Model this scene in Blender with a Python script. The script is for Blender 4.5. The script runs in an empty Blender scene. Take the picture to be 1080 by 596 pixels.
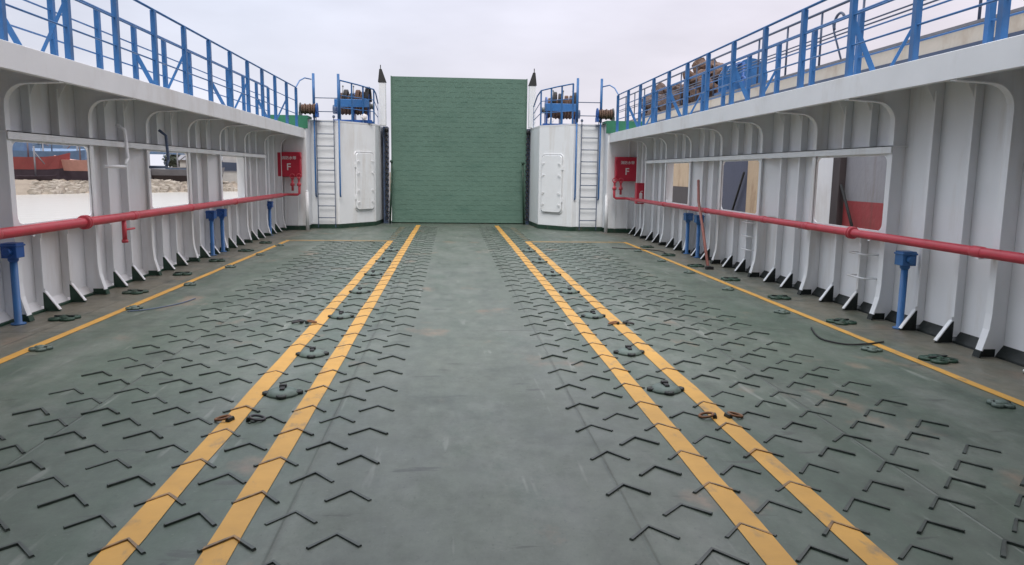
import bpy, bmesh, math, random
from mathutils import Vector, Matrix
random.seed(7)
R = math.radians
C = bpy.context.scene.collection
SC = bpy.context.scene

# ------------------------------------------------------------------ camera, sky, sun, exposure
F, PITCH, YAW, ROLL, EYE = 797.0, .1443, .0815, .01359, 1.6


def cam_ray(a, u):
    d = 1.0
    y = d * math.cos(PITCH) + u * math.sin(PITCH)
    z = -d * math.sin(PITCH) + u * math.cos(PITCH)
    return Vector((a * math.cos(YAW) + y * math.sin(YAW), -a * math.sin(YAW) + y * math.cos(YAW), z))


fw = cam_ray(0, 0).normalized()
rt = (cam_ray(math.cos(ROLL), math.sin(ROLL)) - cam_ray(0, 0)).normalized()
up = rt.cross(fw)
cam = bpy.data.cameras.new('camera')
co = bpy.data.objects.new('camera', cam)
C.objects.link(co)
m = Matrix((rt, up, -fw)).transposed().to_4x4()
m.translation = Vector((-.2, 0, EYE))
co.matrix_world = m
cam.sensor_width = 36
cam.lens = F / 1080 * 36
cam.clip_start = .05
cam.clip_end = 3000
SC.camera = co

SUN_EL, SUN_AZ = R(54), R(-177)      # azimuth measured from +y towards +x: the sun is behind the camera
w = bpy.data.worlds.new('World')
SC.world = w
w.use_nodes = True
nt = w.node_tree
nt.nodes.clear()
N = nt.nodes.new
out = N('ShaderNodeOutputWorld')
mixs = N('ShaderNodeMixShader')
bg1, bg2 = N('ShaderNodeBackground'), N('ShaderNodeBackground')
sky = N('ShaderNodeTexSky')
sky.sky_type = 'NISHITA'
sky.sun_disc = False
sky.sun_elevation = SUN_EL
sky.sun_rotation = SUN_AZ
sky.air_density = 1.2
sky.dust_density = 4
bg1.inputs[1].default_value = .06
tc = N('ShaderNodeTexCoord')
sep = N('ShaderNodeSeparateXYZ')
grad = N('ShaderNodeValToRGB')
e = grad.color_ramp.elements
e[0].position, e[0].color = 0.0, (.60, .575, .60, 1)
e[1].position, e[1].color = 1.0, (2.3, 2.3, 2.3, 1)
k = grad.color_ramp.elements.new(.12); k.color = (.55, .535, .57, 1)
k = grad.color_ramp.elements.new(.34); k.color = (.545, .555, .62, 1)
mp = N('ShaderNodeMapping'); mp.inputs['Scale'].default_value = (1.6, 1.6, 5)
nz = N('ShaderNodeTexNoise'); nz.inputs['Scale'].default_value = 1.7; nz.inputs['Detail'].default_value = 5; nz.inputs['Roughness'].default_value = .5
mr = N('ShaderNodeMapRange'); mr.inputs[1].default_value = .3; mr.inputs[2].default_value = .7; mr.inputs[3].default_value = .86; mr.inputs[4].default_value = 1.14
mul = N('ShaderNodeVectorMath'); mul.operation = 'SCALE'
L = nt.links.new
L(tc.outputs['Generated'], sep.inputs[0]); L(sep.outputs['Z'], grad.inputs[0])
L(tc.outputs['Generated'], mp.inputs[0]); L(mp.outputs[0], nz.inputs['Vector']); L(nz.outputs['Fac'], mr.inputs[0])
aft = N('ShaderNodeMapRange'); aft.inputs[1].default_value = -.8; aft.inputs[2].default_value = .35; aft.inputs[3].default_value = .18; aft.inputs[4].default_value = 1.0
warm = N('ShaderNodeMapRange'); warm.inputs[1].default_value = -.25; warm.inputs[2].default_value = .55
tint = N('ShaderNodeMix'); tint.data_type = 'RGBA'; tint.blend_type = 'MULTIPLY'; tint.inputs[0].default_value = 1.0
tcol = N('ShaderNodeMix'); tcol.data_type = 'RGBA'; tcol.inputs[6].default_value = (.94, .99, 1.06, 1); tcol.inputs[7].default_value = (1.10, 1.04, 1.06, 1)
prod = N('ShaderNodeMath'); prod.operation = 'MULTIPLY'
L(sep.outputs['Y'], aft.inputs[0]); L(sep.outputs['X'], warm.inputs[0]); L(warm.outputs[0], tcol.inputs[0])
L(aft.outputs[0], prod.inputs[0]); L(mr.outputs[0], prod.inputs[1])
L(grad.outputs[0], tint.inputs[6]); L(tcol.outputs[2], tint.inputs[7])
L(tint.outputs[2], mul.inputs[0]); L(prod.outputs[0], mul.inputs['Scale']); L(mul.outputs[0], bg2.inputs[0])
L(sky.outputs[0], bg1.inputs[0]); bg2.inputs[1].default_value = 1.0
mixs.inputs[0].default_value = .9
L(bg1.outputs[0], mixs.inputs[1]); L(bg2.outputs[0], mixs.inputs[2]); L(mixs.outputs[0], out.inputs[0])

sl = bpy.data.lights.new('sun', 'SUN'); sl.energy = 1.5; sl.angle = R(24); sl.color = (1, .97, .93)
so = bpy.data.objects.new('sun', sl); C.objects.link(so)
sd = Vector((math.sin(SUN_AZ) * math.cos(SUN_EL), math.cos(SUN_AZ) * math.cos(SUN_EL), math.sin(SUN_EL)))
so.rotation_euler = sd.to_track_quat('Z', 'Y').to_euler(); so.location = (0, 0, 30)
SC.view_settings.view_transform = 'Standard'
SC.view_settings.look = 'None'
SC.view_settings.exposure = 0.66
SC.view_settings.gamma = 1
SC.view_settings.use_curve_mapping = False
SC.cycles.max_bounces = 8
SC.cycles.diffuse_bounces = 4
SC.cycles.use_denoising = True

# ------------------------------------------------------------------ materials
MATS = {}


def paint(name, col, rough=.5, var=.10, scale=3.0, dirt=None, dirt_amt=.0, dirt_scale=(1, 1, 1), bump=.02, metal=0.0, spec=.4, thr=(.52, .72)):
    """painted steel: value variation, a second colour of wear in patches, a fine bump"""
    mt = bpy.data.materials.new(name)
    mt.use_nodes = True
    t = mt.node_tree
    n, l = t.nodes.new, t.links.new
    b = t.nodes['Principled BSDF']
    b.inputs['Roughness'].default_value = rough
    b.inputs['Metallic'].default_value = metal
    b.inputs['Specular IOR Level'].default_value = spec
    g = n('ShaderNodeNewGeometry')
    n1 = n('ShaderNodeTexNoise'); n1.inputs['Scale'].default_value = scale; n1.inputs['Detail'].default_value = 6; n1.inputs['Roughness'].default_value = .6
    l(g.outputs['Position'], n1.inputs['Vector'])
    r = n('ShaderNodeMapRange'); r.inputs[1].default_value = .25; r.inputs[2].default_value = .75; r.inputs[3].default_value = 1 - var; r.inputs[4].default_value = 1 + var
    l(n1.outputs['Fac'], r.inputs[0])
    s = n('ShaderNodeVectorMath'); s.operation = 'SCALE'; s.inputs[0].default_value = col
    l(r.outputs[0], s.inputs['Scale'])
    last = s.outputs[0]
    if dirt:
        mpp = n('ShaderNodeMapping'); mpp.inputs['Scale'].default_value = dirt_scale
        l(g.outputs['Position'], mpp.inputs[0])
        n2 = n('ShaderNodeTexNoise'); n2.inputs['Scale'].default_value = 1.0; n2.inputs['Detail'].default_value = 7; n2.inputs['Roughness'].default_value = .65
        l(mpp.outputs[0], n2.inputs['Vector'])
        r2 = n('ShaderNodeMapRange'); r2.inputs[1].default_value = thr[0]; r2.inputs[2].default_value = thr[1]; r2.inputs[3].default_value = 0; r2.inputs[4].default_value = dirt_amt
        l(n2.outputs['Fac'], r2.inputs[0])
        mx = n('ShaderNodeMix'); mx.data_type = 'RGBA'
        l(r2.outputs[0], mx.inputs[0]); l(last, mx.inputs[6]); mx.inputs[7].default_value = (*dirt, 1)
        last = mx.outputs[2]
    l(last, b.inputs['Base Color'])
    if bump:
        n3 = n('ShaderNodeTexNoise'); n3.inputs['Scale'].default_value = 9; n3.inputs['Detail'].default_value = 3
        l(g.outputs['Position'], n3.inputs['Vector'])
        n3.inputs['Scale'].default_value = 9 if name not in ('white_paint', 'white_fascia') else 2.4
        bp = n('ShaderNodeBump'); bp.inputs['Strength'].default_value = bump * 10; bp.inputs['Distance'].default_value = .02
        l(n3.outputs['Fac'], bp.inputs['Height']); l(bp.outputs[0], b.inputs['Normal'])
    MATS[name] = mt
    return mt


WHITE = paint('white_paint', (.815, .83, .85), .45, .04, 1.5, (.55, .49, .42), .5, (2.2, 2.2, .35), .02)
WHITE2 = paint('white_fascia', (.73, .735, .745), .5, .05, 2, (.45, .40, .35), .4, (1.5, 1.5, .6), .015)
DARKGREEN = paint('dark_green_paint', (.018, .05, .032), .5, .3, 8, (.10, .09, .07), .6, (6, 6, 6), .02)
BLACKGREEN = paint('tarry_black_paint', (.010, .014, .013), .5, .3, 8, (.07, .07, .06), .5, (7, 7, 7), .02)
BLUE = paint('blue_paint', (.035, .135, .34), .42, .14, 6, (.10, .10, .11), .35, (5, 5, 2), .01)
DEEPBLUE = paint('deep_blue_paint', (.02, .09, .32), .4, .15, 6, None, 0, (1, 1, 1), .01)
SLATE = paint('slate_blue_paint', (.075, .105, .175), .5, .12, 6, None, 0, (1, 1, 1), .01)
RED = paint('red_paint', (.56, .065, .09), .38, .10, 5, (.30, .06, .05), .5, (4, 4, 4), .01)
REDBOX = paint('red_box_paint', (.50, .022, .05), .4, .08, 4, None, 0, (1, 1, 1), .01)
RAMPGREEN = paint('ramp_green_paint', (.112, .195, .155), .55, .08, 1.2, (.065, .14, .108), .5, (1.1, 1.1, 3.5), .02)
PLATGREEN = paint('platform_green_paint', (.03, .16, .09), .5, .15, 4, None, 0, (1, 1, 1), .02)
YELLOW = paint('yellow_line_paint', (.46, .25, .05), .55, .13, 4, (.16, .13, .085), .75, (7, 3.5, 7), .01, thr=(.56, .70))
RUBBER = paint('black_rubber', (.015, .015, .016), .7, .2, 8, None, 0, (1, 1, 1), .02)
STEEL = paint('dull_steel', (.16, .17, .17), .45, .2, 12, (.16, .09, .05), .5, (14, 14, 14), .03, metal=.5)
CHAINM = paint('chain_steel', (.045, .045, .05), .55, .25, 14, (.12, .07, .04), .5, (14, 14, 14), .03, metal=.4)
SOCKET = paint('socket_steel', (.085, .115, .10), .5, .25, 12, (.03, .06, .045), .8, (12, 12, 12), .03)
RUSTRING = paint('rusty_ring_steel', (.16, .07, .03), .6, .3, 15, None, 0, (1, 1, 1), .03)
ROPE = paint('brown_rope', (.12, .07, .052), .85, .3, 25, (.30, .22, .15), .7, (18, 18, 18), .06)
PINKBROWN = paint('faded_red_hose', (.30, .12, .10), .6, .15, 6, None, 0, (1, 1, 1), .01)
LETTER = paint('white_lettering', (.78, .74, .74), .6, .03, 6, None, 0, (1, 1, 1), 0)
CREAM = paint('cream_paint', (.70, .62, .51), .5, .07, 1.2, (.42, .28, .16), .6, (1.2, 1.2, .8), .02)
TAN = paint('tan_paint', (.50, .37, .24), .5, .10, 1.5, (.28, .15, .08), .85, (2.5, 2.5, .7), .04)
HULLGREY = paint('grey_hull_paint', (.27, .27, .29), .5, .08, 1.5, (.17, .13, .11), .7, (3, 3, .45), .03)
HULLRED = paint('red_hull_paint', (.30, .05, .055), .55, .12, 2, (.13, .06, .05), .8, (3, 3, .8), .04)
HULLBLUE = paint('navy_hull_paint', (.045, .055, .10), .5, .10, 2, None, 0, (1, 1, 1), .02)
HULLDARK = paint('dark_hull_paint', (.05, .04, .042), .6, .15, 2, None, 0, (1, 1, 1), .02)
PINKHULL = paint('faded_pink_hull_paint', (.46, .24, .20), .6, .12, 1.2, (.30, .17, .13), .6, (1, 1, .5), .02)
SHIPRED = paint('faded_red_ship_paint', (.27, .065, .065), .6, .12, 1.2, (.2, .08, .07), .5, (1, 1, .6), .02)
SHIPDARK = paint('dark_antifouling_paint', (.055, .04, .055), .7, .2, 1.2, None, 0, (1, 1, 1), .02)
GREY = paint('weathered_grey', (.20, .20, .22), .7, .15, 1.0, None, 0, (1, 1, 1), .02)
CONC = paint('pale_concrete', (.42, .41, .40), .8, .12, 1.5, None, 0, (1, 1, 1), .02)
NET = paint('brown_fishing_net', (.12, .085, .075), .9, .35, 12, (.07, .06, .07), .8, (6, 6, 6), .2)
MUD = paint('bank_mud', (.25, .205, .16), .9, .2, .5, (.16, .125, .10), .8, (.3, .3, 1.2), .3)
STONE = paint('bank_stone', (.30, .265, .225), .9, .3, 1.5, (.24, .19, .15), .7, (1, 1, 1), .1)
LEAF = paint('far_foliage', (.075, .09, .07), .9, .35, .8, None, 0, (1, 1, 1), .1)
BARK = paint('bark', (.09, .07, .055), .9, .2, 3, None, 0, (1, 1, 1), .1)
HAZEBLUE = paint('hazy_blue_ship_paint', (.11, .18, .30), .6, .15, 2, (.25, .26, .28), .5, (1, 1, .4), .02)
GLASSD = paint('dark_window_glass', (.02, .025, .03), .15, .1, 2, None, 0, (1, 1, 1), 0)


def deck_material():
    mt = bpy.data.materials.new('deck_green_grey_paint')
    mt.use_nodes = True
    t = mt.node_tree
    n, l = t.nodes.new, t.links.new
    b = t.nodes['Principled BSDF']
    g = n('ShaderNodeNewGeometry')

    def noise(scale, sc=(1, 1, 1), det=6, rough=.6):
        mpp = n('ShaderNodeMapping'); mpp.inputs['Scale'].default_value = sc
        l(g.outputs['Position'], mpp.inputs[0])
        x = n('ShaderNodeTexNoise'); x.inputs['Scale'].default_value = scale; x.inputs['Detail'].default_value = det; x.inputs['Roughness'].default_value = rough
        l(mpp.outputs[0], x.inputs['Vector'])
        return x.outputs['Fac']

    def rng(v, a, b_, c, d):
        x = n('ShaderNodeMapRange'); x.inputs[1].default_value = a; x.inputs[2].default_value = b_; x.inputs[3].default_value = c; x.inputs[4].default_value = d
        l(v, x.inputs[0])
        return x.outputs[0]

    def mix(fac, a, col):
        x = n('ShaderNodeMix'); x.data_type = 'RGBA'
        l(fac, x.inputs[0])
        if isinstance(a, tuple): x.inputs[6].default_value = (*a, 1)
        else: l(a, x.inputs[6])
        x.inputs[7].default_value = (*col, 1)
        return x.outputs[2]

    def math_(op, a, b_=None):
        x = n('ShaderNodeMath'); x.operation = op
        for i, v in enumerate((a, b_)):
            if v is None: continue
            if isinstance(v, (int, float)): x.inputs[i].default_value = v
            else: l(v, x.inputs[i])
        return x.outputs[0]
    sp = n('ShaderNodeSeparateXYZ'); l(g.outputs['Position'], sp.inputs[0])
    ax = math_('ABSOLUTE', sp.outputs['X'])
    wob = rng(noise(.8), .3, .7, -.25, .25)
    axw = math_('ADD', ax, wob)
    col = mix(rng(noise(.7, (1, .6, 1)), .35, .68, 0, 1), (.052, .078, .057), (.090, .112, .088))
    col = mix(rng(noise(2.5, (1, .25, 1)), .48, .72, 0, .6), col, (.135, .150, .132))          # scuffs along the lanes
    col = mix(rng(axw, 1.15, .85, 0, .55), col, (.112, .124, .105))                          # smooth worn centre lane
    col = mix(rng(axw, 3.75, 4.2, 0, .8), col, (.185, .165, .125))                          # dust by the walls
    col = mix(rng(noise(.55, (1.3, .7, 1), 9, .72), .52, .58, 0, .38), col, (.150, .165, .145))   # paler repainted patches
    col = mix(rng(noise(.8, (1, .5, 1), 9, .75), .54, .62, 0, .5), col, (.055, .085, .062))       # greener patches
    col = mix(rng(noise(1.3, (1.2, 1, 1)), .57, .72, 0, .7), col, (.040, .052, .042))       # dark grime
    col = mix(rng(noise(.9, (1.4, 1, 1), 8), .60, .68, 0, .55), col, (.22, .150, .105))         # rusty footprints
    col = mix(rng(noise(26, (1, 1, 1), 2), .68, .75, 0, .6), col, (.06, .07, .065))          # specks
    col = mix(rng(noise(7, (1, .12, 1), 3), .64, .70, 0, .4), col, (.26, .27, .25))
    col = mix(rng(noise(5, (.35, 1.6, 1), 4), .64, .68, 0, .7), col, (.035, .04, .035))        # short dark scrapes         # pale tyre scratches
    def seam(coord, pitch, off, wd):
        f = math_('FRACT', math_('DIVIDE', math_('ADD', coord, off), pitch))
        d = math_('ABSOLUTE', math_('SUBTRACT', f, .5))
        return rng(math_('MULTIPLY', d, pitch), 0, wd, 1, 0)
    s0 = math_('MAXIMUM', seam(sp.outputs['Y'], 5.31, .4, .03), seam(sp.outputs['X'], 1.62, .15, .025))
    col = mix(math_('MULTIPLY', s0, rng(noise(1.1), .35, .6, .1, .7)), col, (.04, .045, .038))
    track = math_('MULTIPLY', seam(axw, 1.9, .45, .5), rng(noise(.6, (1.5, .25, 1), 5), .42, .62, 0, .5))
    col = mix(track, col, (.055, .065, .058))                                               # broad tyre tracks
    col = mix(rng(noise(3.4, (1, .8, 1), 6, .7), .60, .70, 0, .45), col, (.05, .058, .05))      # oily blots
    col = mix(rng(noise(38, (1, .6, 1), 3, .7), .60, .70, 0, .5), col, (.045, .052, .045))      # grit
    col = mix(rng(noise(46, (.6, 1, 1), 3, .7), .64, .72, 0, .45), col, (.19, .20, .18))        # chips
    gr = n('ShaderNodeVectorMath'); gr.operation = 'SCALE'; l(col, gr.inputs[0])
    l(rng(noise(7, (1, .7, 1), 9, .7), .3, .7, .72, 1.10), gr.inputs['Scale'])
    l(gr.outputs[0], b.inputs['Base Color'])
    l(rng(noise(2.2, (1, .5, 1), 8, .7), .3, .7, .30, .62), b.inputs['Roughness'])
    b.inputs['Specular IOR Level'].default_value = .45
    # weld seams and slight plate dishing
    s1 = math_('MAXIMUM', seam(sp.outputs['Y'], 5.31, .4, .012), seam(sp.outputs['X'], 1.62, .15, .012))
    h = math_('ADD', math_('MULTIPLY', s1, .35), math_('MULTIPLY', noise(.9), .5))
    h = math_('ADD', h, math_('MULTIPLY', noise(14, det=3), .12))
    bp = n('ShaderNodeBump'); bp.inputs['Strength'].default_value = .5; bp.inputs['Distance'].default_value = .02
    l(h, bp.inputs['Height']); l(bp.outputs[0], b.inputs['Normal'])
    return mt


def tread_material():
    """dark bars; where a bar crosses a painted lane line the line's paint goes over it"""
    mt = bpy.data.materials.new('tread_bar_paint')
    mt.use_nodes = True
    t = mt.node_tree
    n, l = t.nodes.new, t.links.new
    b = t.nodes['Principled BSDF']; b.inputs['Roughness'].default_value = .42
    g = n('ShaderNodeNewGeometry'); sp = n('ShaderNodeSeparateXYZ'); l(g.outputs['Position'], sp.inputs[0])
    a = n('ShaderNodeMath'); a.operation = 'ABSOLUTE'; l(sp.outputs['X'], a.inputs[0])
    masks = []
    for c in (1.175, 1.595):
        s = n('ShaderNodeMath'); s.operation = 'COMPARE'; l(a.outputs[0], s.inputs[0]); s.inputs[1].default_value = c; s.inputs[2].default_value = .068
        masks.append(s.outputs[0])
    mx = n('ShaderNodeMath'); mx.operation = 'MAXIMUM'; l(masks[0], mx.inputs[0]); l(masks[1], mx.inputs[1])
    nz = n('ShaderNodeTexNoise'); nz.inputs['Scale'].default_value = 14; l(g.outputs['Position'], nz.inputs['Vector'])
    mm = n('ShaderNodeMapRange'); mm.inputs[1].default_value = .35; mm.inputs[2].default_value = .65; mm.inputs[3].default_value = .15; mm.inputs[4].default_value = .6
    l(nz.outputs['Fac'], mm.inputs[0])
    mu = n('ShaderNodeMath'); mu.operation = 'MULTIPLY'; l(mx.outputs[0], mu.inputs[0]); l(mm.outputs[0], mu.inputs[1])
    # bars lighten toward the bow: grazing sky sheen put into their colour
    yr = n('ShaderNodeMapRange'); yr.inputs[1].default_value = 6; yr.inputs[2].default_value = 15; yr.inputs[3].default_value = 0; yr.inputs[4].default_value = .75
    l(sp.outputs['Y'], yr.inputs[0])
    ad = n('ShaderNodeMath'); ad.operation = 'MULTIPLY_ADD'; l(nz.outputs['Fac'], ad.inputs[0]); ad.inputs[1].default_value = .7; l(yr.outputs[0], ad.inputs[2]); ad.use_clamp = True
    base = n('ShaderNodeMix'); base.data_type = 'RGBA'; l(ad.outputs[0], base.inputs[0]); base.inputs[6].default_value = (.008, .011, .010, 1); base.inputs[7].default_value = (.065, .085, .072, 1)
    m2 = n('ShaderNodeMix'); m2.data_type = 'RGBA'; l(mu.outputs[0], m2.inputs[0]); l(base.outputs[2], m2.inputs[6]); m2.inputs[7].default_value = (.42, .20, .04, 1)
    l(m2.outputs[2], b.inputs['Base Color'])
    return mt


def water_material():
    mt = bpy.data.materials.new('silty_water')
    mt.use_nodes = True
    t = mt.node_tree
    n, l = t.nodes.new, t.links.new
    b = t.nodes['Principled BSDF']
    b.inputs['Base Color'].default_value = (.44, .42, .38, 1); b.inputs['Roughness'].default_value = .25
    g = n('ShaderNodeNewGeometry'); x = n('ShaderNodeTexNoise'); x.inputs['Scale'].default_value = .8; x.inputs['Detail'].default_value = 4
    l(g.outputs['Position'], x.inputs['Vector'])
    bp = n('ShaderNodeBump'); bp.inputs['Strength'].default_value = .5; bp.inputs['Distance'].default_value = .12
    l(x.outputs['Fac'], bp.inputs['Height']); l(bp.outputs[0], b.inputs['Normal'])
    return mt


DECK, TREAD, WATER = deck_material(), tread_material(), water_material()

# ------------------------------------------------------------------ mesh helpers
ORG = {}


class MB:
    def __init__(s): s.v, s.f, s.sm = [], [], []

    def add(s, vs, fs, smooth=False):
        o = len(s.v)
        s.v += [Vector(v) for v in vs]
        for f in fs: s.f.append([o + i for i in f]); s.sm.append(smooth)
        return s

    def box(s, x0, x1, y0, y1, z0, z1):
        x0, x1 = min(x0, x1), max(x0, x1); y0, y1 = min(y0, y1), max(y0, y1); z0, z1 = min(z0, z1), max(z0, z1)
        return s.add([(x, y, z) for x in (x0, x1) for y in (y0, y1) for z in (z0, z1)],
                     [(0, 1, 3, 2), (4, 6, 7, 5), (0, 4, 5, 1), (2, 3, 7, 6), (0, 2, 6, 4), (1, 5, 7, 3)])

    def bar(s, a, b, wv, t):
        """flat bar from a to b; wv the full width vector, t its thickness"""
        a, b, wv = Vector(a), Vector(b), Vector(wv)
        n = (b - a).cross(wv).normalized() * (t / 2)
        h = wv / 2
        return s.add([a - h - n, a + h - n, a + h + n, a - h + n, b - h - n, b + h - n, b + h + n, b - h + n],
                     [(3, 2, 1, 0), (4, 5, 6, 7), (0, 1, 5, 4), (1, 2, 6, 5), (2, 3, 7, 6), (3, 0, 4, 7)])

    def prism(s, poly, fn, d0, d1):
        """poly: 2-D outline; fn(u, v, d) -> 3-D"""
        n = len(poly)
        vs = [fn(u, v, d0) for u, v in poly] + [fn(u, v, d1) for u, v in poly]
        return s.add(vs, [list(range(n))[::-1], list(range(n, 2 * n))] + [[i, (i + 1) % n, n + (i + 1) % n, n + i] for i in range(n)])

    def ribbon(s, path, wv, t):
        path = [Vector(p) for p in path]; wv = Vector(wv)
        rings = []
        for i, p in enumerate(path):
            d = (path[min(i + 1, len(path) - 1)] - path[max(i - 1, 0)]).normalized()
            n = d.cross(wv).normalized() * t / 2
            rings.append([p - wv / 2 - n, p + wv / 2 - n, p + wv / 2 + n, p - wv / 2 + n])
        vs = [q for r in rings for q in r]; fs = [(3, 2, 1, 0)]
        for i in range(len(path) - 1):
            for j in range(4): fs.append((4 * i + j, 4 * i + (j + 1) % 4, 4 * i + 4 + (j + 1) % 4, 4 * i + 4 + j))
        k = 4 * (len(path) - 1); fs.append((k, k + 1, k + 2, k + 3))
        return s.add(vs, fs)

    def tube(s, path, r, seg=10, cap=True, radii=None):
        path = [Vector(p) for p in path]
        ref = None; vs = []; fs = []
        for i, p in enumerate(path):
            d = (path[min(i + 1, len(path) - 1)] - path[max(i - 1, 0)])
            d = d.normalized() if d.length > 1e-9 else Vector((0, 0, 1))
            if ref is None: ref = d.orthogonal().normalized()
            ref = (ref - d * ref.dot(d)).normalized()
            b = d.cross(ref); rr = radii[i] if radii else r
            for j in range(seg):
                a = 2 * math.pi * j / seg
                vs.append(p + (ref * math.cos(a) + b * math.sin(a)) * rr)
        for i in range(len(path) - 1):
            for j in range(seg):
                fs.append((i * seg + j, i * seg + (j + 1) % seg, (i + 1) * seg + (j + 1) % seg, (i + 1) * seg + j))
        o = len(s.v)
        s.add(vs, fs, True)
        if cap:
            k = (len(path) - 1) * seg
            s.f.append([o + j for j in range(seg)][::-1]); s.sm.append(False)
            s.f.append([o + k + j for j in range(seg)]); s.sm.append(False)
        return s

    def torus(s, c, n, R_, r, a0=0, a1=2 * math.pi, seg=16, rs=6, flat=1.0):
        c, n = Vector(c), Vector(n).normalized()
        u = n.orthogonal().normalized(); v = n.cross(u)
        full = abs(a1 - a0 - 2 * math.pi) < 1e-6
        pts = [c + (u * math.cos(a0 + (a1 - a0) * i / seg) + v * math.sin(a0 + (a1 - a0) * i / seg) * flat) * R_ for i in range(seg + (0 if full else 1))]
        if full: pts += [pts[0], pts[1]]
        return s.tube(pts, r, rs, cap=not full)

    def lathe(s, c, prof, seg=14, axis=(0, 0, 1)):
        c = Vector(c); ax = Vector(axis).normalized()
        return s.tube([c + ax * z for r, z in prof], 1, seg, True, [max(r, 1e-4) for r, z in prof])

    def build(s, name, mat, parent=None, bevel=0.0, fix=True, seg=1):
        org = ORG.get(parent.name, Vector()) if parent else Vector()
        me = bpy.data.meshes.new(name)
        me.from_pydata([v - org for v in s.v], [], s.f)
        me.polygons.foreach_set('use_smooth', s.sm)
        if fix:
            bm = bmesh.new(); bm.from_mesh(me); bmesh.ops.recalc_face_normals(bm, faces=bm.faces); bm.to_mesh(me); bm.free()
        me.materials.append(mat)
        o = bpy.data.objects.new(name, me); C.objects.link(o)
        if parent:
            o.parent = parent
            ORG[o.name] = org
        if bevel:
            bv = o.modifiers.new('edge', 'BEVEL'); bv.width = bevel; bv.segments = seg; bv.limit_method = 'ANGLE'; bv.angle_limit = R(40)
        return o


def tag(o, label=None, cat=None, group=None, kind=None):
    for k_, v_ in (('label', label), ('category', cat), ('group', group), ('kind', kind)):
        if v_: o[k_] = v_
    return o


def thing(name, loc, label, cat, group=None, kind=None):
    o = bpy.data.objects.new(name, None); C.objects.link(o)
    o.empty_display_size = .1; o.location = loc
    ORG[o.name] = Vector(loc)
    return tag(o, label, cat, group, kind)


def copy_tree(o, parent=None):
    c = o.copy(); C.objects.link(c)
    if parent: c.parent = parent
    for ch in list(o.children): copy_tree(ch, c)
    return c


def arc(cx, cz, r, a0, a1, n):
    return [(cx + r * math.cos(a0 + (a1 - a0) * i / n), cz + r * math.sin(a0 + (a1 - a0) * i / n)) for i in range(n + 1)]


ORD = ['first', 'second', 'third', 'fourth', 'fifth', 'sixth', 'seventh', 'eighth', 'ninth', 'tenth', 'eleventh', 'twelfth']
SIDE = {-1: 'shore', 1: 'moored ship'}
WALLNAME = {-1: 'the wall facing the shore', 1: 'the wall beside the moored ship'}
FR = [8.1 + 1.77 * k for k in range(-4, 8)]       # deep frame stations
PLATE, FLANGE, TOE, BAND = 4.80, 4.64, 4.57, 4.07
ZB, ZD = 2.44, 2.68                               # fascia bottom, side deck level

# ------------------------------------------------------------------ setting: water, deck, bank
wt = MB(); wt.add([(-900, -600, -1.1), (900, -600, -1.1), (900, 1500, -1.1), (-900, 1500, -1.1)], [(0, 1, 2, 3)])
tag(wt.build('water', WATER), kind='structure')
dk = MB(); dk.box(-4.95, 4.95, -4, 24.6, -1.6, 0)
deck = tag(dk.build('deck', DECK), kind='structure')
z1 = .004
def line(x0, x1, y0, y1):
    q = MB(); n = max(2, int(max(y1 - y0, x1 - x0) / .45)); jit = lambda: random.uniform(-.005, .005)
    for i in range(n + 1):
        f = i / n
        if y1 - y0 > x1 - x0: q.v += [Vector((x0 + jit(), y0 + (y1 - y0) * f, z1)), Vector((x1 + jit(), y0 + (y1 - y0) * f, z1))]
        else: q.v += [Vector((x0 + (x1 - x0) * f, y1 + jit(), z1)), Vector((x0 + (x1 - x0) * f, y0 + jit(), z1))]
    for i in range(n): q.f.append([2 * i, 2 * i + 1, 2 * i + 3, 2 * i + 2]); q.sm.append(False)
    q.build('painted_line', YELLOW, deck, fix=False)


for s in (-1, 1):
    for a, b, yend in ((1.11, 1.24, 22.9), (1.53, 1.66, 17.62), (3.86, 3.95, 17.62)):
        line(min(s * a, s * b), max(s * a, s * b), -4, yend)
    line(min(s * 1.665, s * 3.855), max(s * 1.665, s * 3.855), 17.53, 17.62)

SOCK_Y = [5.38, 6.56, 8.30, 10.04, 11.78, 13.52, 15.42]


def chev(mb, x, y):
    hw, ap, bw, h = .122 * random.uniform(.95, 1.04), .128 * random.uniform(.92, 1.07), .019 * random.uniform(.85, 1.12), .011 * random.uniform(.75, 1.15)
    o = [(-hw, 0), (0, ap), (hw, 0), (hw - .012, -bw), (0, ap - bw * 1.35), (-hw + .012, -bw)]
    t = .003
    rz = random.gauss(0, .022); cr, sr_ = math.cos(rz), math.sin(rz); hh = [h * random.uniform(.7, 1.1) for _ in range(3)]; hh += hh[::-1]
    o = [(u * cr - v * sr_, u * sr_ + v * cr) for u, v in o]
    vs = [(x + u, y + v, -.002) for u, v in o] + [(x + u * .97, y + v - (t if i < 3 else -t), hh[i]) for i, (u, v) in enumerate(o)]
    return mb.add(vs, [(6, 7, 10, 11), (7, 8, 9, 10), (0, 1, 7, 6), (1, 2, 8, 7), (2, 3, 9, 8), (3, 4, 10, 9), (4, 5, 11, 10), (5, 0, 6, 11)])


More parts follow.
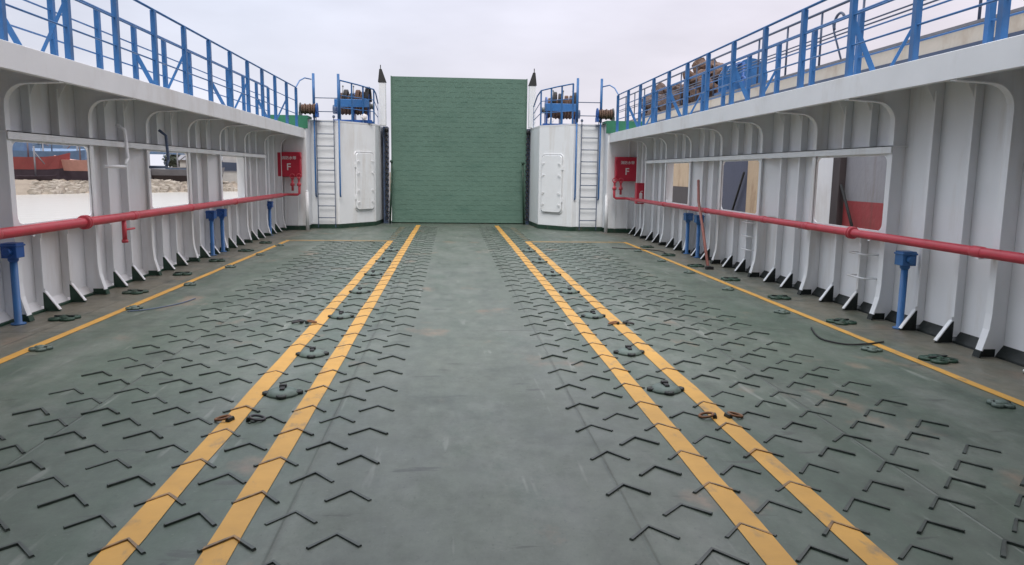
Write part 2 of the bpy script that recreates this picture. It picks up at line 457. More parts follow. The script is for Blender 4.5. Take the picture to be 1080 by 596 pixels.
spots = []
for s in (-1, 1):
    for i in range(11):
        x = s * (.70 + .2225 * i)
        y = (3.09 if i % 2 == 0 else 3.33) - .47 * 3
        while y < (22.3 if i <= 4 else 17.2):
            if not any(abs(x - s * 1.41) < .24 and -.30 < y - sy < .16 for sy in SOCK_Y):
                spots.append((x + random.uniform(-.008, .008), y + random.uniform(-.008, .008)))
            y += .47
spots.sort(key=lambda p: (p[0] + .2) ** 2 + p[1] ** 2)
vis = [p for p in spots if p[1] > 2.72 and abs((p[0] + .2) / p[1] - .08) < .70]
near = vis[:100]
nearset = set(near)
for p in near:
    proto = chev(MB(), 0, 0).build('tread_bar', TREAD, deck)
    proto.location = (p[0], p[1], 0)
rest = MB()
for p in spots:
    if p not in nearset: chev(rest, *p)
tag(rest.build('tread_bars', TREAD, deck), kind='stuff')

# ------------------------------------------------------------------ bulwark walls
def grid_panel(mb, ys, zs, hole, xin, xout):
    for i in range(len(ys) - 1):
        for j in range(len(zs) - 1):
            if hole(i, j): continue
            y0, y1, a, b = ys[i], ys[i + 1], zs[j], zs[j + 1]
            for x in (xin, xout):
                mb.add([(x, y0, a), (x, y1, a), (x, y1, b), (x, y0, b)], [(0, 1, 2, 3)])
            for di, dj, q in ((-1, 0, ((y0, a), (y0, b))), (1, 0, ((y1, a), (y1, b))), (0, -1, ((y0, a), (y1, a))), (0, 1, ((y0, b), (y1, b)))):
                ii, jj = i + di, j + dj
                if ii < 0 or jj < 0 or ii >= len(ys) - 1 or jj >= len(zs) - 1 or hole(ii, jj):
                    (p, r), (p2, r2) = q
                    mb.add([(xin, p, r), (xin, p2, r2), (xout, p2, r2), (xout, p, r)], [(0, 1, 2, 3)])
    return mb


WIN = [4, 6, 8]                                   # bays FR[k]..FR[k+1] with an opening (k index in FR)
WZ0, WZ1 = 1.0, 1.845


def rounded_ring(y0, y1, za, zb, oy0, oy1, oza, ozb, r, n=5):
    """inner rounded rectangle and the matching points on the outer rectangle"""
    inn, outr = [], []
    for (cy, cz, a0, ey, ez) in ((y1 - r, zb - r, 0, oy1, ozb), (y0 + r, zb - r, 90, oy0, ozb), (y0 + r, za + r, 180, oy0, oza), (y1 - r, za + r, 270, oy1, oza)):
        for i in range(n + 1):
            a = R(a0 + 90 * i / n)
            inn.append((cy + r * math.cos(a), cz + r * math.sin(a)))
            f = i / n
            hor = (ey, cz) if a0 in (0, 180) else (cy, ez)
            ver = (cy, ez) if a0 in (0, 180) else (ey, cz)
            if f < .5: p = (hor[0] + (ey - hor[0]) * f * 2, hor[1] + (ez - hor[1]) * f * 2)
            else: p = (ey + (ver[0] - ey) * (f - .5) * 2, ez + (ver[1] - ez) * (f - .5) * 2)
            outr.append(p)
    return inn, outr


def frame_path():
    p = [(TOE - .012, .0), (TOE + .004, .06), (TOE + .03, .15), (FLANGE - .012, .26), (FLANGE, .40), (FLANGE, 1.3), (FLANGE, 2.19)]
    p += arc(FLANGE - .22, 2.20, .22, 0, math.pi / 2, 7)[1:]
    p += [(BAND + .02, 2.435)]
    return p


for s in (-1, 1):
    lab = 'long ribbed white bulwark wall with three openings, ' + ('facing the muddy shore' if s < 0 else 'beside the moored ship')
    wall = thing('bulwark_wall', (s * PLATE, 8, 0), lab, 'wall', 'bulwark walls along the car deck', 'thing')
    yend = 20.72 if s < 0 else 20.55
    zs = [.05, WZ0 - .02, WZ1 + .02, 2.62]
    ys = [-4.0] + [FR[k] for k in range(WIN[0], WIN[-1] + 2)] + [yend]
    ph = grid_panel(MB(), ys, zs, lambda i, j: j == 1 and 1 <= i <= len(ys) - 3, s * PLATE, s * (PLATE + .02))
    # in the plain bays between two openings the shell steps out again behind the ribs
    segs = [(FR[k + 1], FR[k + 2]) for k in WIN[:-1]]
    xs = FLANGE + .035
    for a, b in segs:
        ph.ribbon([(s * xs, a, (zs[1] + zs[2]) / 2), (s * PLATE, a + .36, (zs[1] + zs[2]) / 2), (s * PLATE, b - .36, (zs[1] + zs[2]) / 2), (s * xs, b, (zs[1] + zs[2]) / 2)], (0, 0, zs[2] - zs[1]), .006)
        for z in (zs[1], zs[2]):
            for p_, q_ in ((a, a + .36), (b, b - .36)):
                ph.add([(s * xs, p_, z), (s * (PLATE + .002), p_, z), (s * (PLATE + .002), q_, z)], [(0, 1, 2)])
    ph.build('plating', WHITE, wall)
    # waterway strip at the foot of the plating
    ww = MB(); ww.prism([(PLATE - .002, .001), (PLATE - .075, .001), (PLATE - .070, .02), (PLATE - .002, .11)], lambda u, v, d: (s * u, d, v), -4, yend)
    ww.build('waterway_strip', BLACKGREEN if s > 0 else WHITE2, wall)
    if s < 0:
        q = MB(); q.prism([(PLATE - .077, .001), (PLATE - .10, .001), (PLATE - .098, .022), (PLATE - .077, .03)], lambda u, v, d: (s * u, d, v), -4, yend); q.build('waterway_edge', DARKGREEN, wall)
    # deep frames: web, curved face plate, painted foot
    path = frame_path()
    for fy in FR:
        if fy > yend - .1: continue
        if FR[WIN[0]] + .01 < fy < FR[WIN[-1] + 1] - .01:
            poly = [(PLATE - .003, .002), (PLATE - .003, .96), (FLANGE + .034, .96), (FLANGE + .034, 1.885), (PLATE - .003, 1.885), (PLATE - .003, 2.60), (BAND + .02, 2.60)]
        else: poly = [(PLATE - .003, .002), (PLATE - .003, 2.60), (BAND + .02, 2.60)]
        poly += [(u, v) for u, v in path[::-1]]
        f = MB(); f.prism(poly, lambda u, v, d: (s * u, d, v), fy - .006, fy + .006)
        f.ribbon([(s * (u - .005), fy, v) for u, v in path], (0, .085, 0), .012)
        fo = f.build('deep_frame', WHITE, wall)
        q = MB()
        q.prism([(PLATE - .08, .003), (PLATE - .08, .075), (TOE + .014, .075), (TOE - .006, .003)], lambda u, v, d: (s * u, d, v), fy - .009, fy + .009)
        q.ribbon([(s * (u - .008), fy, v) for u, v in ((TOE - .012, .002), (TOE + .006, .066))], (0, .092, 0), .018)
        q.build('foot', DARKGREEN if s < 0 else BLACKGREEN, fo)
    # stiffeners between the frames
    for k in range(len(FR)):
        for fr in (1, 2):
            y = FR[k] + .59 * fr
            if y > yend - .15: continue
            zr = [(.06, .935), (1.90, 2.60)] if k in WIN else [(.06, 2.60)]
            for za, zb in zr:
                m_ = MB()
                m_.box(s * (PLATE - .003), s * (PLATE - .105), y - .006, y + .006, za, zb)
                m_.box(s * (PLATE - .095), s * (PLATE - .107), y - .036, y + .0065, za + (.20 if za < 1 else 0), zb - .12)
                if zb > 2:
                    m_.prism([(PLATE - .1, 2.34), (PLATE - .13, 2.42), (PLATE - .19, 2.52), (PLATE - .30, 2.598), (PLATE - .1, 2.598)], lambda u, v, d: (s * u, d, v), y - .0055, y + .0055)
                if za < 1:
                    m_.bar((s * (PLATE - .106), y, .225), (s * (TOE - .02), y, .022), (0, .048, 0), .010)
                so_ = m_.build('stiffener', WHITE, wall)
                if za < 1:
                    b_ = MB(); b_.prism([(PLATE - .08, .003), (PLATE - .08, .215), (PLATE - .108, .208), (TOE - .005, .020), (TOE - .03, .003)], lambda u, v, d: (s * u, d, v), y - .0085, y + .0085)
                    b_.build('bracket', DARKGREEN if s < 0 else BLACKGREEN, so_)
    # window surrounds flush with the frame flanges
    for k in WIN:
        a, b = FR[k] + .045, FR[k + 1] - .045
        a, b = FR[k] + .012, FR[k + 1] - .012
        inn, outr = rounded_ring(FR[k] + .085, FR[k + 1] - .045, WZ0, WZ1, a, b, .93, 1.885, .09)
        n = len(inn); sr = MB()
        xi, xm, xo = s * (FLANGE + .012), s * (FLANGE + .030), s * (FLANGE + .034)
        for x, in2 in ((xi, 0), (xm, 1)):
            o_ = len(sr.v)
            sr.add([(x, y, z) for y, z in inn] + [(x, y, z) for y, z in outr], [(i, (i + 1) % n, n + (i + 1) % n, n + i) for i in range(n)])
        sr.add([(xi, y, z) for y, z in inn] + [(xo, y, z) for y, z in inn], [(i, (i + 1) % n, n + (i + 1) % n, n + i) for i in range(n)])
        sr.add([(xi, y, z) for y, z in outr] + [(s * (PLATE + .004), y, z) if z < .96 or z > 1.87 else (xm, y, z) for y, z in outr], [(i, (i + 1) % n, n + (i + 1) % n, n + i) for i in range(n)])
        sr.build('window_surround', WHITE, wall)
    # longitudinal stringer
    st = MB(); st.box(s * (FLANGE - .022), s * (FLANGE - .034), FR[4] - .05, 18.72, 1.868, 1.952); st.box(s * (FLANGE - .034), s * PLATE, FR[4] - .05, 18.72, 1.94, 1.951)
    st.build('stringer', WHITE, wall)
    # side deck and its fascia
    sdk = MB(); sdk.box(s * (BAND + .02), s * (PLATE + .14), -4, yend + .1, 2.62, ZD - .003); sdk.build('side_deck', WHITE2, wall)
    fa = MB(); fa.box(s * BAND, s * (BAND + .018), -4, yend + .1, ZB, ZD); fa.box(s * (BAND + .018), s * (BAND + .07), -4, yend + .1, ZB + .002, ZB + .014); fa.build('fascia', WHITE2, wall, bevel=.004)

# white rungs welded on the moored-ship wall, and on the first bay of the shore wall: parts of their walls
WALLS = {-1: bpy.data.objects['bulwark_wall'], 1: bpy.data.objects['bulwark_wall.001']}
for s, y0, zz in ((1, 8.45, (.42, .70)), (1, 11.9, (.40, .62, .84)), (-1, 7.2, (1.22, 1.52))):
    for z in zz:
        q = MB(); q.tube([(s * (PLATE - .005), y0, z), (s * (PLATE - .16), y0, z), (s * (PLATE - .16), y0 + .36, z), (s * (PLATE - .005), y0 + .36, z)], .011, 8)
        q.build('rung', WHITE, WALLS[s])
# hooks (bent pipe arms) on the shore wall
for y0, dk_ in ((10.45, WHITE), (11.9, SLATE)):
    pts = [(-4.56, y0, 2.16), (-4.47, y0 + .02, 2.08), (-4.45, y0 + .02, 1.72)] + [(-4.45 , y0 + .02 - .09 * math.sin(a), 1.72 - .09 * (1 - math.cos(a)) - .02) for a in [i * math.pi / 12 for i in range(1, 7)]] + [(-4.47, y0 - .35, 1.61), (-4.55, y0 - .45, 1.61)]
    h = MB(); h.tube(pts, .022, 8)
    tag(h.build('pipe_hook', dk_), 'bent %s pipe hook hanging from the stringer %s' % (('white', 'beside the first opening of the shore wall') if dk_ is WHITE else ('dark', 'before the middle shore opening')), 'pipe hook', 'bent pipe hooks')

# ------------------------------------------------------------------ railings on the side decks
for s in (-1, 1):
    y00 = 7.2 if s < 0 else 5.83
    ysr = [y00 + 1.17 * k for k in range(-3, 14) if y00 + 1.17 * k < 20.2]
    stay_first = 8.37 if s < 0 else 8.15
    for x, hgt, nm in ((4.105, 1.0, 'inner'), (4.78, .985, 'outer')):
        lab = ('tall blue railing on the fascia above %s' if nm == 'inner' else 'blue railing on the outboard deck edge above %s') % WALLNAME[s]
        rl = thing('deck_railing', (s * x, 10, ZD), lab, 'railing', 'blue railings on the side decks')
        ztop = ZD + hgt - (.01 if s < 0 else .04)
        yl = ysr[-1]
        dy = 0 if nm == 'inner' else -.08
        for i, y in enumerate(ysr):
            y += dy + random.uniform(-.02, .02)
            p = MB(); p.box(s * x, s * (x + .062), y - .004, y + .004, ZD - .004, ztop - .01); p.box(s * x, s * (x + .008), y + .004, y + .058, ZD - .004, ztop - .012)
            p.build('post', BLUE, rl)
            if (i + (0 if s < 0 else 1)) % 3 == (1 if s < 0 else 0):
                q = MB(); t_ = 1 if nm == 'inner' else -1
                q.bar((s * (x + .03), y + .012, ZD + .60), (s * (x + .03 + t_ * .30), y + .012, ZD + .005), (.055 * 1, 0, .03), .008)
                q.build('stay', BLUE, rl)
        zs_ = [ztop, ZD + .655, ZD + .335] if nm == 'inner' else [ztop, ZD + .70, ZD + .38, ZD + .10]
        for j, z in enumerate(zs_):
            r = MB(); r.tube([(s * (x + .03), -3, z), (s * (x + .03), yl + dy, z)] if j or nm == 'outer' else [(s * (x + .03), -3, z), (s * (x + .03), yl + dy, z), (s * (x - .01), yl + .30, z + .20), (s * (x - .08), yl + .62, z + .31), (s * (3.92), 21.05, z + .32)], .017 if j == 0 else .011, 8)
            r.build('rail', BLUE, rl)

# ------------------------------------------------------------------ red fire mains
for s in (-1, 1):
    t = thing('fire_main', (s * 4.5, 8, .95), 'red fire main pipe running the length of ' + WALLNAME[s], 'pipe', 'red fire main pipes')
    yb = 20.35 if s < 0 else 20.15
    px, pz = s * 4.50, .955
    bend = [(px, yb - .10 + .10 * math.sin(a), pz) for a in (0,)]
    pp = [(px, -3, pz), (px, 12, pz), (px, yb - .6, pz)]
    pr = .054 if s < 0 else .046
    p = MB(); p.tube(pp, pr, 16); p.build('pipe', RED, t)
    p = MB(); p.tube([(px, yb - .62, pz), (px, yb - .08, pz), (px - s * .03, yb - .02, pz), (px - s * .10, yb, pz), (s * 4.22, yb, pz), (s * 4.17, yb, pz + .03), (s * 4.16, yb, pz + .30)], .034, 12); p.build('branch_pipe', RED, t)
    for x in (4.17, 4.34):
        v = MB(); v.lathe((s * x, yb, pz + .10), [(.03, 0), (.03, .12), (.055, .13), (.055, .19), (.03, .20), (.03, .30), (.045, .31), (.02, .36)], 12); v.torus((s * x, yb - .02, pz + .48), (0, 1, .2), .06, .012, seg=12)
        v.build('hydrant_valve', RED, t)
    for y in ((9.3,) if s < 0 else (8.55,)):
        f = MB(); f.lathe((px, y - .06, pz), [(pr, 0), (pr * 1.55, .005), (pr * 1.55, .035), (pr * 1.2, .037), (pr * 1.2, .05), (pr * 1.55, .052), (pr * 1.55, .085), (pr, .09)], 18, (0, 1, 0)); f.build('flange', RED, t, bevel=.003)
    for y in ((7.4, 10.6, 12.9, 15.5) if s < 0 else (6.3, 9.6, 11.0, 13.6, 16.4)):
        f = MB(); f.lathe((px, y, pz), [(pr, 0), (pr * 1.12, .01), (pr * 1.12, .14), (pr, .15)], 18, (0, 1, 0)); f.build('coupling', RED, t)
    for fy in FR[1:]:
        if fy < yb - 1:
            q = MB(); q.box(s * 4.46, s * (FLANGE - .01), fy - .02, fy + .02, pz - pr - .012, pz - pr - .001); q.build('pipe_clip', WHITE, t)
    if s < 0:
        q = MB(); q.tube([(px, 10.35, pz - .05), (px, 10.35, pz - .32)], .03, 10); q.tube([(px, 10.35, pz - .17), (px + .02, 10.62, pz - .17)], .014, 8); q.lathe((px, 10.35, pz - .34), [(.04, 0), (.04, .04)], 12); q.build('drain_cock', RED, t)

# ------------------------------------------------------------------ blue air vents
def vent(x, y, label, twist=0):
    t = thing('air_vent', (x, y, 0), label, 'air vent', 'blue air vents below the fire mains')
    a = MB(); a.lathe((x, y, 0), [(.07, 0), (.07, .015), (.036, .018), (.036, .68)], 14); a.build('vent_pipe', BLUE, t)
    a = MB(); a.lathe((x, y, .64), [(.038, 0), (.05, .02), (.05, .05)], 14); a.box(x - .075, x + .075, y - .075, y + .075, .685, .835); a.box(x - .085, x + .085, y - .085, y + .085, .80, .818); a.tube([(x, y - .12, .75), (x, y - .07, .75)], .04, 10)
    a.build('vent_head', DEEPBLUE if x < 0 else BLUE, t, bevel=.004)
    return t


vent(-4.60, 7.95, 'blue air vent with thick square head beside the first opening of the shore wall')
vent(-4.62, 7.52, 'slim blue air vent standing behind the square-headed one on the shore wall')
vent(-4.62, 14.4, 'blue air vent with a broad head before the last opening of the shore wall')
vent(-4.62, 15.05, 'dark blue air vent directly under the last opening of the shore wall')
vent(-4.60, 18.85, 'blue air vent by the corner under the red box of the shore wall')
vent(4.60, 7.6, 'bright blue air vent standing alone beside the wide opening showing a red hull')
vent(4.62, 14.42, 'blue air vent half hidden by the leaning pole on the moored-ship wall')
vent(4.62, 15.1, 'blue air vent under the tan opening, next to the leaning pole')

# ------------------------------------------------------------------ fire hose boxes
def text_mesh(body, size, name, mat, parent, loc, depth=.002):
    cu = bpy.data.curves.new(name, 'FONT'); cu.body = body; cu.size = size; cu.extrude = depth; cu.align_x = 'CENTER'; cu.align_y = 'CENTER'
    cu.offset = size * .012
    o = bpy.data.objects.new('tmp_text', cu); C.objects.link(o)
    bpy.context.view_layer.update()
    me = bpy.data.meshes.new_from_object(o.evaluated_get(bpy.context.evaluated_depsgraph_get()))
    C.objects.unlink(o); bpy.data.objects.remove(o); bpy.data.curves.remove(cu)
    me.name = name; me.transform(Matrix.Rotation(math.pi / 2, 4, 'X'))
    me.materials.clear(); me.materials.append(mat)
    r = bpy.data.objects.new(name, me); C.objects.link(r)
    r.parent = parent; r.location = Vector(loc) - ORG.get(parent.name, Vector())
    return r


for s in (-1, 1):
    yb = 20.70 if s < 0 else 20.52
    x0 = s * 4.45 if s < 0 else 4.53
    t = thing('hose_box', (x0, yb, 1.4), 'red fire hose box lettered F on the end wall, ' + ('shore side' if s < 0 else 'moored-ship side'), 'fire hose box', 'red fire hose boxes')
    b = MB(); b.box(x0 - .30, x0 + .30, yb - .20, yb - .012, 1.41, 2.06); b.build('body', REDBOX, t, bevel=.012)
    d = MB(); d.box(x0 - .285, x0 + .285, yb - .228, yb - .202, 1.425, 2.045); dr = d.build('door', REDBOX, t, bevel=.01, seg=2)
    text_mesh('F', .25, 'letter', LETTER, dr, (x0 + .0, yb - .232, 1.665))
    text_mesh('\u6d88\u9632\u6c34\u5e26', .095, 'lettering', LETTER, dr, (x0 + .01, yb - .232, 1.90))
    for z in (1.53, 1.93):
        q = MB(); q.tube([(x0 - s * .30, yb - .215, z - .05), (x0 - s * .30, yb - .215, z + .05)], .014, 8); q.build('hinge', REDBOX, dr)

# extinguisher cabinet on the moored-ship wall
t = thing('extinguisher_box', (4.62, 18.95, .85), 'small red extinguisher box above the pipe in the moored-ship corner', 'extinguisher box')
b = MB(); b.box(4.46, 4.76, 18.85, 19.05, .86, 1.36); b.build('body', REDBOX, t, bevel=.008)
d = MB(); d.box(4.475, 4.745, 18.83, 18.848, .875, 1.345); dd = d.build('door', REDBOX, t, bevel=.004)
q = MB()
q.prism(arc(4.56, 1.10, .045, R(150), R(30), 8) + [(4.60, .98), (4.52, .98)], lambda u, v, d_: (u, d_, v), 18.827, 18.829); q.box(4.55, 4.57, 18.827, 18.829, 1.148, 1.18); q.box(4.565, 4.61, 18.827, 18.829, 1.175, 1.19)
q.build('emblem', LETTER, dd)
q = MB(); q.box(4.46, 4.78, 18.84, 19.07, 1.362, 1.385); q.build('lid', REDBOX, t, bevel=.004)

# ------------------------------------------------------------------ unseen wheelhouse inferred aft, height and overhang sized to shade the deck
t = thing('wheelhouse', (0, -5, 0), 'unseen white wheelhouse block inferred aft of the car deck, sized for shade', 'wheelhouse', None, 'thing')
q = MB(); q.box(-4.7, 4.7, -9, -4.02, .002, 11.5); q.build('wall', WHITE2, t)
q = MB(); q.box(-4.04, 4.04, -4.0, 2.7, 3.95, 4.15); q.build('shade_canopy', WHITE2, t)  # overhang added out of view to darken the near deck
for x in (-3.4, -1.7, 0, 1.7, 3.4):
    q = MB(); q.box(x - .6, x + .6, -4.015, -3.98, 8.6, 9.6); q.build('window', GLASSD, t)
    q = MB(); q.box(x - .05, x + .05, -3.98, 2.65, 3.82, 3.948); q.build('shade_canopy_beam', WHITE2, t)

# ------------------------------------------------------------------ towers at the bow, with what stands on them
def mat_fn(s): return lambda u, v, d: (s * u, v, d)


TZ = 2.95
for s in (-1, 1):
    side = 'shore' if s < 0 else 'moored-ship'
    yb = 20.70 if s < 0 else 20.52
    if s < 0: A, B, D_, yl = (3.26, 21.42), (2.41, 22.65), (2.28, 24.4), 21.36
    else: A, B, D_, yl = (3.15, 20.98), (2.33, 21.95), (2.19, 24.4), 21.06
    poly = [(4.95, 24.4), (4.95, yb), (4.03, yb), (4.03, yl), (3.30, yl), A, B, D_]
    t = thing('bow_tower', (s * 3.6, 22.5, 0), 'white steel tower block with hatch and ladder on the %s side of the ramp' % side, 'tower block', 'white tower blocks beside the ramp', 'thing')
    b = MB(); b.prism(poly, mat_fn(s), .11, TZ - .05); b.build('body', WHITE, t, bevel=.012)
    k_ = MB(); k_.prism([(u + (.01 if u > 4 else -.006), v - .006) for u, v in poly], mat_fn(s), .002, .108); k_.build('kick_plate', DARKGREEN, t)
    tp = MB(); tp.prism([(u, v) for u, v in poly], mat_fn(s), TZ - .048, TZ); tp.build('top_deck', WHITE2, t)
    gp = MB(); gp.box(s * 3.97, s * 4.965, yb - .03, yb - .004, ZD + .004, 3.02); gp.box(s * 3.97, s * 4.9, yb - .004, yb + .6, TZ + .003, 3.018); gp.build('green_platform', PLATGREEN, t)
    # stanchion at the corner of the recess
    q = MB(); q.tube([(s * 4.03, yb - .07, .0), (s * 4.03, yb - .07, 1.03)], .045, 12); q.lathe((s * 4.03, yb - .07, 1.03), [(.045, 0), (.03, .03), (.0, .04)], 12); q.build('corner_stanchion', WHITE, t)
    for x in (4.28, 4.62):
        q = MB(); q.box(s * (x - .012), s * (x + .012), yb - .05, yb - .002, .11, .90 if x < 4.5 else 2.5); q.build('wall_stiffener', WHITE, t)
    # hatch on the slanted face
    a3, b3 = Vector((s * A[0], A[1], 0)), Vector((s * B[0], B[1], 0))
    ux = (b3 - a3).normalized(); nrm = Vector((ux.y, -ux.x, 0))
    if nrm.y > 0: nrm = -nrm
    c0 = a3.lerp(b3, .66 if s < 0 else .58)
    def hp(u, v, d): return c0 + ux * u + nrm * d + Vector((0, 0, v))
    hw = .375
    outl = []
    for (cx, cz, a0) in ((hw - .10, 2.0, 0), (-hw + .10, 2.0, 90), (-hw + .10, .60, 180), (hw - .10, .60, 270)):
        outl += [(cx + .10 * math.cos(R(a0 + 18 * i)), cz + .10 * math.sin(R(a0 + 18 * i))) for i in range(6)]
    h = MB(); h.prism([(u * 1.0, v) for u, v in outl], hp, .002, .055); ho = h.build('hatch', WHITE, t, bevel=.008)
    rim = MB(); rim.ribbon([hp(u * 1.07, 1.3 + (v - 1.3) * 1.04, .012) for u, v in outl + outl[:1]], nrm * .024, .012); rim.build('hatch_rim', WHITE2, ho)
    for u in (-.28, .28):
        for z in (.72, 1.05, 1.55, 1.88):
            q = MB(); q.tube([hp(u, z, .056), hp(u, z, .07)], .016, 8); q.bar(hp(u, z, .085), hp(u + (.09 if u > 0 else -.09), z - .03, .085), (0, 0, .022), .012); q.build('hatch_dog', WHITE2, ho)
    for z in (.85, 1.75):
        q = MB(); q.box(0, 0, 0, 0, 0, 0) if False else q.bar(hp(-hw - .02, z - .06, .03), hp(-hw - .02, z + .06, .03), ux * .05, .03); q.build('hatch_hinge', WHITE, ho)
    # ramp post on the inner corner
    pxx = s * 2.25
    q = MB(); q.prism([(-.10, -.10), (.10, -.10), (.10, .10), (-.10, .10)], lambda u, v, d: (pxx + u * (1.0 if d > 3 else 1.0), 23.4 + v, d), TZ + .002, 4.21); q.build('ramp_post', WHITE, t, bevel=.01)
    q = MB(); ax_ = pxx + s * .05
    q.add([(pxx - .12, 23.28, 4.213), (pxx + .12, 23.28, 4.213), (pxx + .12, 23.52, 4.213), (pxx - .12, 23.52, 4.213), (ax_ - .035, 23.37, 4.60), (ax_ + .035, 23.37, 4.60), (ax_ + .035, 23.43, 4.60), (ax_ - .035, 23.43, 4.60)],
          [(0, 3, 2, 1), (4, 5, 6, 7), (0, 1, 5, 4), (1, 2, 6, 5), (2, 3, 7, 6), (3, 0, 4, 7)])
    q.box(ax_ - .012, ax_ + .012, 23.39, 23.41, 4.59, 4.72)
    q.build('post_cap', RUBBER, t)
    q = MB(); q.box(s * 2.135, s * 2.27, 23.62, 24.3, .002, 2.94); q.build('ramp_guide', SLATE, t)

    # ladder with its tall grab rails
    ld = thing('ladder', (s * 3.63, yl - .1, 0), 'slate grey rung ladder with tall blue grab rails on the %s tower' % side, 'ladder', 'ladders up the towers')
    lx = (3.38, 3.85)
    for x in lx:
        q = MB(); q.box(s * (x - .008), s * (x + .008), yl - .12, yl - .075, .03, TZ + .06); q.build('stringer', SLATE, ld)
    for i in range(9):
        q = MB(); z = .30 + i * .325; q.tube([(s * lx[0], yl - .097, z), (s * lx[1], yl - .097, z)], .012, 8); q.build('rung', SLATE, ld)
    for x in (3.24, 3.90):
        q = MB(); q.tube([(s * x, yl - .02, .88), (s * x, yl - .08, .90), (s * x, yl - .10, .95), (s * x, yl - .10, 3.0)], .022, 10); q.tube([(s * x, yl - .10, 3.0), (s * x, yl - .10, 4.17)], .036, 10)
        q.build('grab_rail', BLUE if x > 3.5 else BLUE, ld)
    for z in (3.17, 3.53):
        q = MB(); q.tube([(s * 3.24, yl - .10, z), (s * 3.90, yl - .10, z)], .012, 8); q.build('cross_bar', SLATE, ld)
    for x in lx:
        q = MB(); q.lathe((s * x, yl - .097, TZ + .06), [(.03, 0), (.04, .03), (.02, .07)], 8); q.build('stringer_end', SLATE, ld)

    # railing round the tower top
    tr = thing('tower_railing', (s * 2.8, 22, TZ), 'blue guard railing round the winch on top of the %s tower' % side, 'railing', 'railings on the tower tops')
    P0 = Vector((s * (A[0] - .02), A[1] + .06, 0)); P1 = Vector((s * (B[0] + .03), B[1] + .05, 0)); P2 = Vector((s * (D_[0] + .08), 23.1, 0))
    zt = TZ + 1.04
    q = MB(); q.tube([P0 + Vector((0, 0, zt + .04)), P0.lerp(P1, .5) + Vector((0, 0, zt)), P1 + Vector((0, 0, zt - .06)), P1.lerp(P2, .5) + Vector((0, 0, zt - .16)), P2 + Vector((0, 0, zt - .42))], .02, 8); q.build('top_rail', BLUE, tr)
    for z in (.35, .68):
        q = MB(); q.tube([P0 + Vector((0, 0, TZ + z)), P1 + Vector((0, 0, TZ + z)), P2 + Vector((0, 0, TZ + z * .6))], .011, 8); q.build('mid_rail', BLUE, tr)
    for f in (0, .34, .67, 1):
        p_ = P0.lerp(P1, f); q = MB(); q.bar(p_ + Vector((0, 0, TZ)), p_ + Vector((0, 0, zt + (.04 - .1 * f))), ux * .055, .01); q.build('post', BLUE, tr)
    q = MB(); q.bar(P2 + Vector((0, 0, TZ)), P2 + Vector((0, 0, zt - .42)), (0, .055, 0), .01); q.build('post', BLUE, tr)

    # winch
    wn = thing('mooring_winch', (s * 3.0, 22.6, TZ), 'blue mooring winch wound with brown rope on the %s tower' % side, 'winch', 'winches on the tower tops')
    wc = Vector((s * 3.02, 22.75, TZ))
    q = MB(); q.box(wc.x - .55, wc.x + .55, wc.y - .35, wc.y - .27, TZ + .004, TZ + .09); q.box(wc.x - .55, wc.x + .55, wc.y + .27, wc.y + .35, TZ + .004, TZ + .09); q.build('bed_frame', DEEPBLUE, wn)
    q = MB(); q.box(wc.x - .50, wc.x + .48, wc.y - .42, wc.y - .36, TZ + .44, TZ + .66); q.box(wc.x - .02, wc.x + .03, wc.y - .41, wc.y - .37, TZ + .09, TZ + .44); q.build('front_guard', BLUE, wn, bevel=.012)
    for x in (-.42, 0.02, .44):
        q = MB(); q.prism(arc(0, .52, .36, R(-20), R(200), 14) + [(-.30, .092), (.30, .092)], lambda u, v, d: (wc.x + d, wc.y + u * .8, TZ + v), x - .02, x + .02); q.build('drum_cheek', DEEPBLUE if x else BLUE, wn)
    for x0_, x1_ in ((-.40, 0.0), (.04, .42)):
        q = MB(); n_ = 8
        for i in range(n_):
            xx = x0_ + (x1_ - x0_) * (i + .5) / n_
            q.torus((wc.x + xx, wc.y, TZ + .54), (1, 0, 0), .24 + .03 * (i % 2), .032, seg=16, rs=6)
        q.tube([(wc.x + x0_, wc.y, TZ + .54), (wc.x + x1_, wc.y, TZ + .54)], .22, 16); q.build('rope_coil', ROPE, wn)
    q = MB(); q.tube([(wc.x + s * .46, wc.y + .05, TZ + .40), (wc.x + s * .60, wc.y + .05, TZ + .40)], .13, 14); q.build('motor', SLATE, wn)
    q = MB(); q.lathe((wc.x - s * .45, wc.y, TZ + .50), [(.14, 0), (.08, .03), (.07, .08), (.13, .12)], 14, (-s, 0, 0)); q.build('warping_end', STEEL, wn)
    rr = random.Random(31 + s)
    for x in (-.36, -.22, -.06, .12, .27, .40):
        q = MB(); w_ = rr.uniform(.05, .10); h_ = rr.uniform(-.10, .16)
        for j in range(3): q.tube([(wc.x + x + .035 * j + w_ * math.cos(a) * .4, wc.y - .20 + .10 * math.cos(a) + .01 * j, TZ + .62 + (h_ + .24) * max(0, math.sin(a))) for a in [math.pi * i_ / 10 for i_ in range(11)]], .024, 6)
        q.build('rope_bight', ROPE if x in (-.36, .12, .27) else CHAINM, wn)
    for x in (-.28, .02, .30):
        q = MB(); q.tube([(wc.x + x, wc.y - .3, TZ + .66), (wc.x + x + .02, wc.y - .32, TZ + 1.0)], .012, 6); q.lathe((wc.x + x + .02, wc.y - .32, TZ + 1.0), [(.01, 0), (.025, .02), (.01, .05)], 8); q.build('brake_lever', STEEL, wn)
    q = MB(); q.lathe((wc.x - s * .0 + (-.33 if s > 0 else .33), wc.y - .43, TZ + .17), [(.09, 0), (.09, .03), (.02, .05)], 12, (0, -1, 0)); q.build('white_gauge', LETTER, wn)

